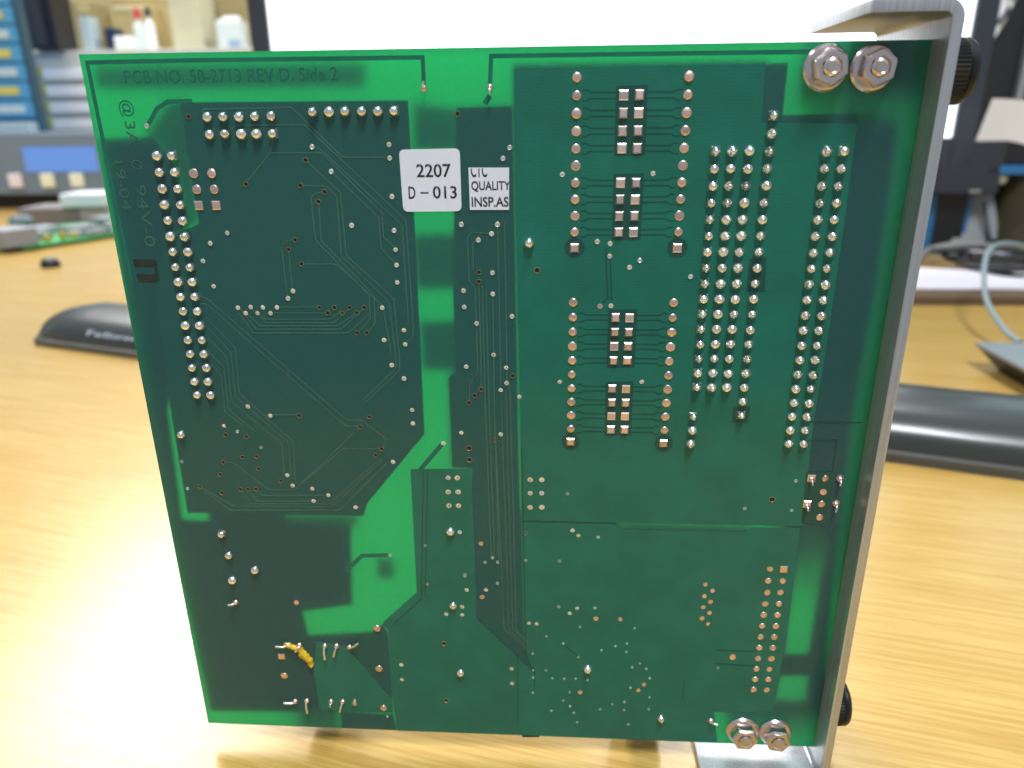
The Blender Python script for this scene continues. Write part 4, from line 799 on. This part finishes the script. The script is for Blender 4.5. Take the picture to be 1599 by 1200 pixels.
# bench meter with blue display
bm_ = thing("bench_meter", (-800, 1120, 0), "grey bench meter with a blue display and three white buttons at the left", "meter")
cas = mat("blue_grey_case", (.17, .23, .30), .5)
slab("body", cas, -260, 200, -70, 40, 22, 118, bm_, 4)
slab("base", mat("under_shade", (.012, .011, .008), .6), -250, 190, -55, 35, 0, 21.8, bm_, 1)  # near-black block painting the shade beneath the meter
slab("display", mat("blue_display", (.02, .03, .06), .3, emit=(.15, .34, .85), es=.8), 22, 142, -72, -69.8, 58, 96, bm_, .4)
for x, m in ((1, mat("button_pink", (.86, .78, .84), .5)), (55, mat("button_yellow", (.88, .90, .68), .5)), (104, mat("button_cream", (.86, .89, .74), .5))):
    rbox("button", m, x, -73, 34, 22, 6, 22, 2.5, bm_)

# blue drawer cabinet
bc = thing("drawer_cabinet", (-900, 1150, 0), "tall blue parts cabinet with tagged drawers at the left edge", "cabinet")
slab("shell", blue, -190, 88, 2, 12, 0, 470, bc, 1)
slab("side_post", teal, 88, 98, -2, 12, 0, 470, bc, 1)
slab("ledge", mat("pale_ledge", (.42, .54, .58), .5), -190, 88, -24, 1.8, 108, 134, bc, 3)
zz = 142
for i in range(11):
    d = slab("drawer", mat("drawer_blue", (.08, .33, .60), .35) if i == 0 else bpy.data.materials["drawer_blue"], -186, 87, -4, 1.7, zz, zz + 26, bc, 1.5)
    link("tag", me_from("tag", *box(45, -5.2, zz + 7, 50 if i % 2 else 58, 1.6, 12), [yellow if i % 2 else pale]), d)
    zz += 28.6

# black speaker box in the corner between the cabinets
sp = thing("loudspeaker", (-828, 1262, 254), "black loudspeaker standing on the beige cabinet beside the blue one", "loudspeaker")
slab("box", black, -28, 26, -30, 30, 0, 130, sp, 3)
slab("grille", mat("grey_cloth", (.045, .05, .055), .8), -26, 8, -33, -30.2, 6, 124, sp, 1)

# beige cabinet
gc_ = thing("drawer_cabinet", (-660, 1250, 0), "wide beige cabinet with white drawers and yellow tags behind the board", "cabinet")
slab("shell", beige, -210, 215, 2, 240, 0, 253.5, gc_, 2)
zz = 10
for i in range(8):
    d = slab("drawer", mat("drawer_white", (.86, .86, .88), .45) if i == 0 else bpy.data.materials["drawer_white"], -188, 205, -10, 1.5, zz, zz + 17, gc_, 2)
    link("tag", me_from("tag", *box(-199, -1, zz + 4, 13, 4, 17), [yellow]), d)
    zz += 28

# goods standing on the beige cabinet
GY = 1350
def good(name, m, x0, x1, h, label, cat, d=60, y=GY, z0=253.7, bev=2, extra=None):
    t = thing(name, ((x0 + x1) / 2, y, z0), label, cat)
    w = (x1 - x0) / 2
    slab("body", m, -w, w, 0, d, 0, h, t, bev)
    if extra:
        for (nm, mm, a, b, c, e) in extra: slab(nm, mm, a, b, -3, -.2, c, e, t, .4)
    return t
good("carton", olive, -838, -800, 92, "dark brown carton on the beige cabinet beside the loudspeaker", "box", extra=[("flap", tan, -8, 15, 72, 88)])
good("carton", tan, -790, -716, 90, "tan carton lying wide between pale bottle and red capped bottle", "box", y=1400, extra=[("flap_tape", tan2, -30, 30, 82, 88)])
good("tin", mat("navy_tin", (.02, .035, .07), .4), -779, -757, 46, "dark navy tin in front of the tan carton", "tin", 30, 1340)
good("carton", white, -756, -722, 30, "small white carton with a yellow base strip", "box", 40, 1330, extra=[("strip", yellow, -15, 15, 0, 8)])
good("carton", tan2, -652, -594, 112, "tall pale cardboard carton in the middle of the shelf row", "box", 80)
good("carton", olive, -592, -505, 108, "dark brown carton behind the milky white one", "box", 40, 1420, extra=[("side_strip", tan, 28, 43, 0, 108)])
good("carton", tan2, -500, -470, 118, "narrow tan carton beside the monitor's left edge", "box", 50, 1380)
good("carton", tan, -905, -610, 134, "long tan carton at the back of the goods on the beige cabinet", "box", y=1450, d=30, extra=[("flap", tan2, -60, 140, 108, 130)])
def bottle(x, y, r, h, m, cap, label, ch=14):
    t = thing("bottle", (x, y, 253.7), label, "bottle")
    v, f, _ = lathe([(0, 0), (r, 0), (r, h * .72), (r * .85, h * .82), (r * .45, h * .88), (r * .45, h)], 20, 'z', close=False)
    link("body", me_from("body", v, f, [m], smooth=True, sharp=40), t)
    v, f, _ = lathe([(r * .6, h * .97), (r * .6, h * .97 + ch), (r * .5, h * .97 + ch + 2), (0, h * .97 + ch + 2)], 16, 'z', close=False)
    link("cap", me_from("cap", v, f, [cap], smooth=True, sharp=40), t)
    return t
wp = mat("milky_plastic", (.66, .74, .74), .4)
bottle(-869, 1335, 13, 66, white, white, "slim white bottle next to the loudspeaker")
good("bag", wp, -866, -832, 44, "white paper bag before the dark brown carton", "bag", 26, 1312, bev=9)
good("carton", pale, -818, -797, 64, "narrow pale blue carton right of the dark brown carton", "box", 30, 1330)
good("bag", wp, -838, -820, 30, "small crumpled white bag next to the pale blue carton", "bag", 20, 1305, bev=7)
bottle(-706, 1335, 10, 60, wp, red, "white bottle with a red cap", 16)
bottle(-680, 1325, 8, 62, white, black, "slim white bottle with a black cap", 14)
jg = thing("carton", (-543, 1350, 253.7), "milky white carton with a blue grey print before the dark brown carton", "box")
slab("body", wp, -26, 24, 0, 40, 0, 58, jg, 7)
slab("label_patch", mat("blue_grey_print", (.30, .42, .55), .5), -2, 20, -2, -.2, 4, 22, jg, .5)
slab("flap", white, -14, 16, 12, 30, 58.2, 64, jg, 2)
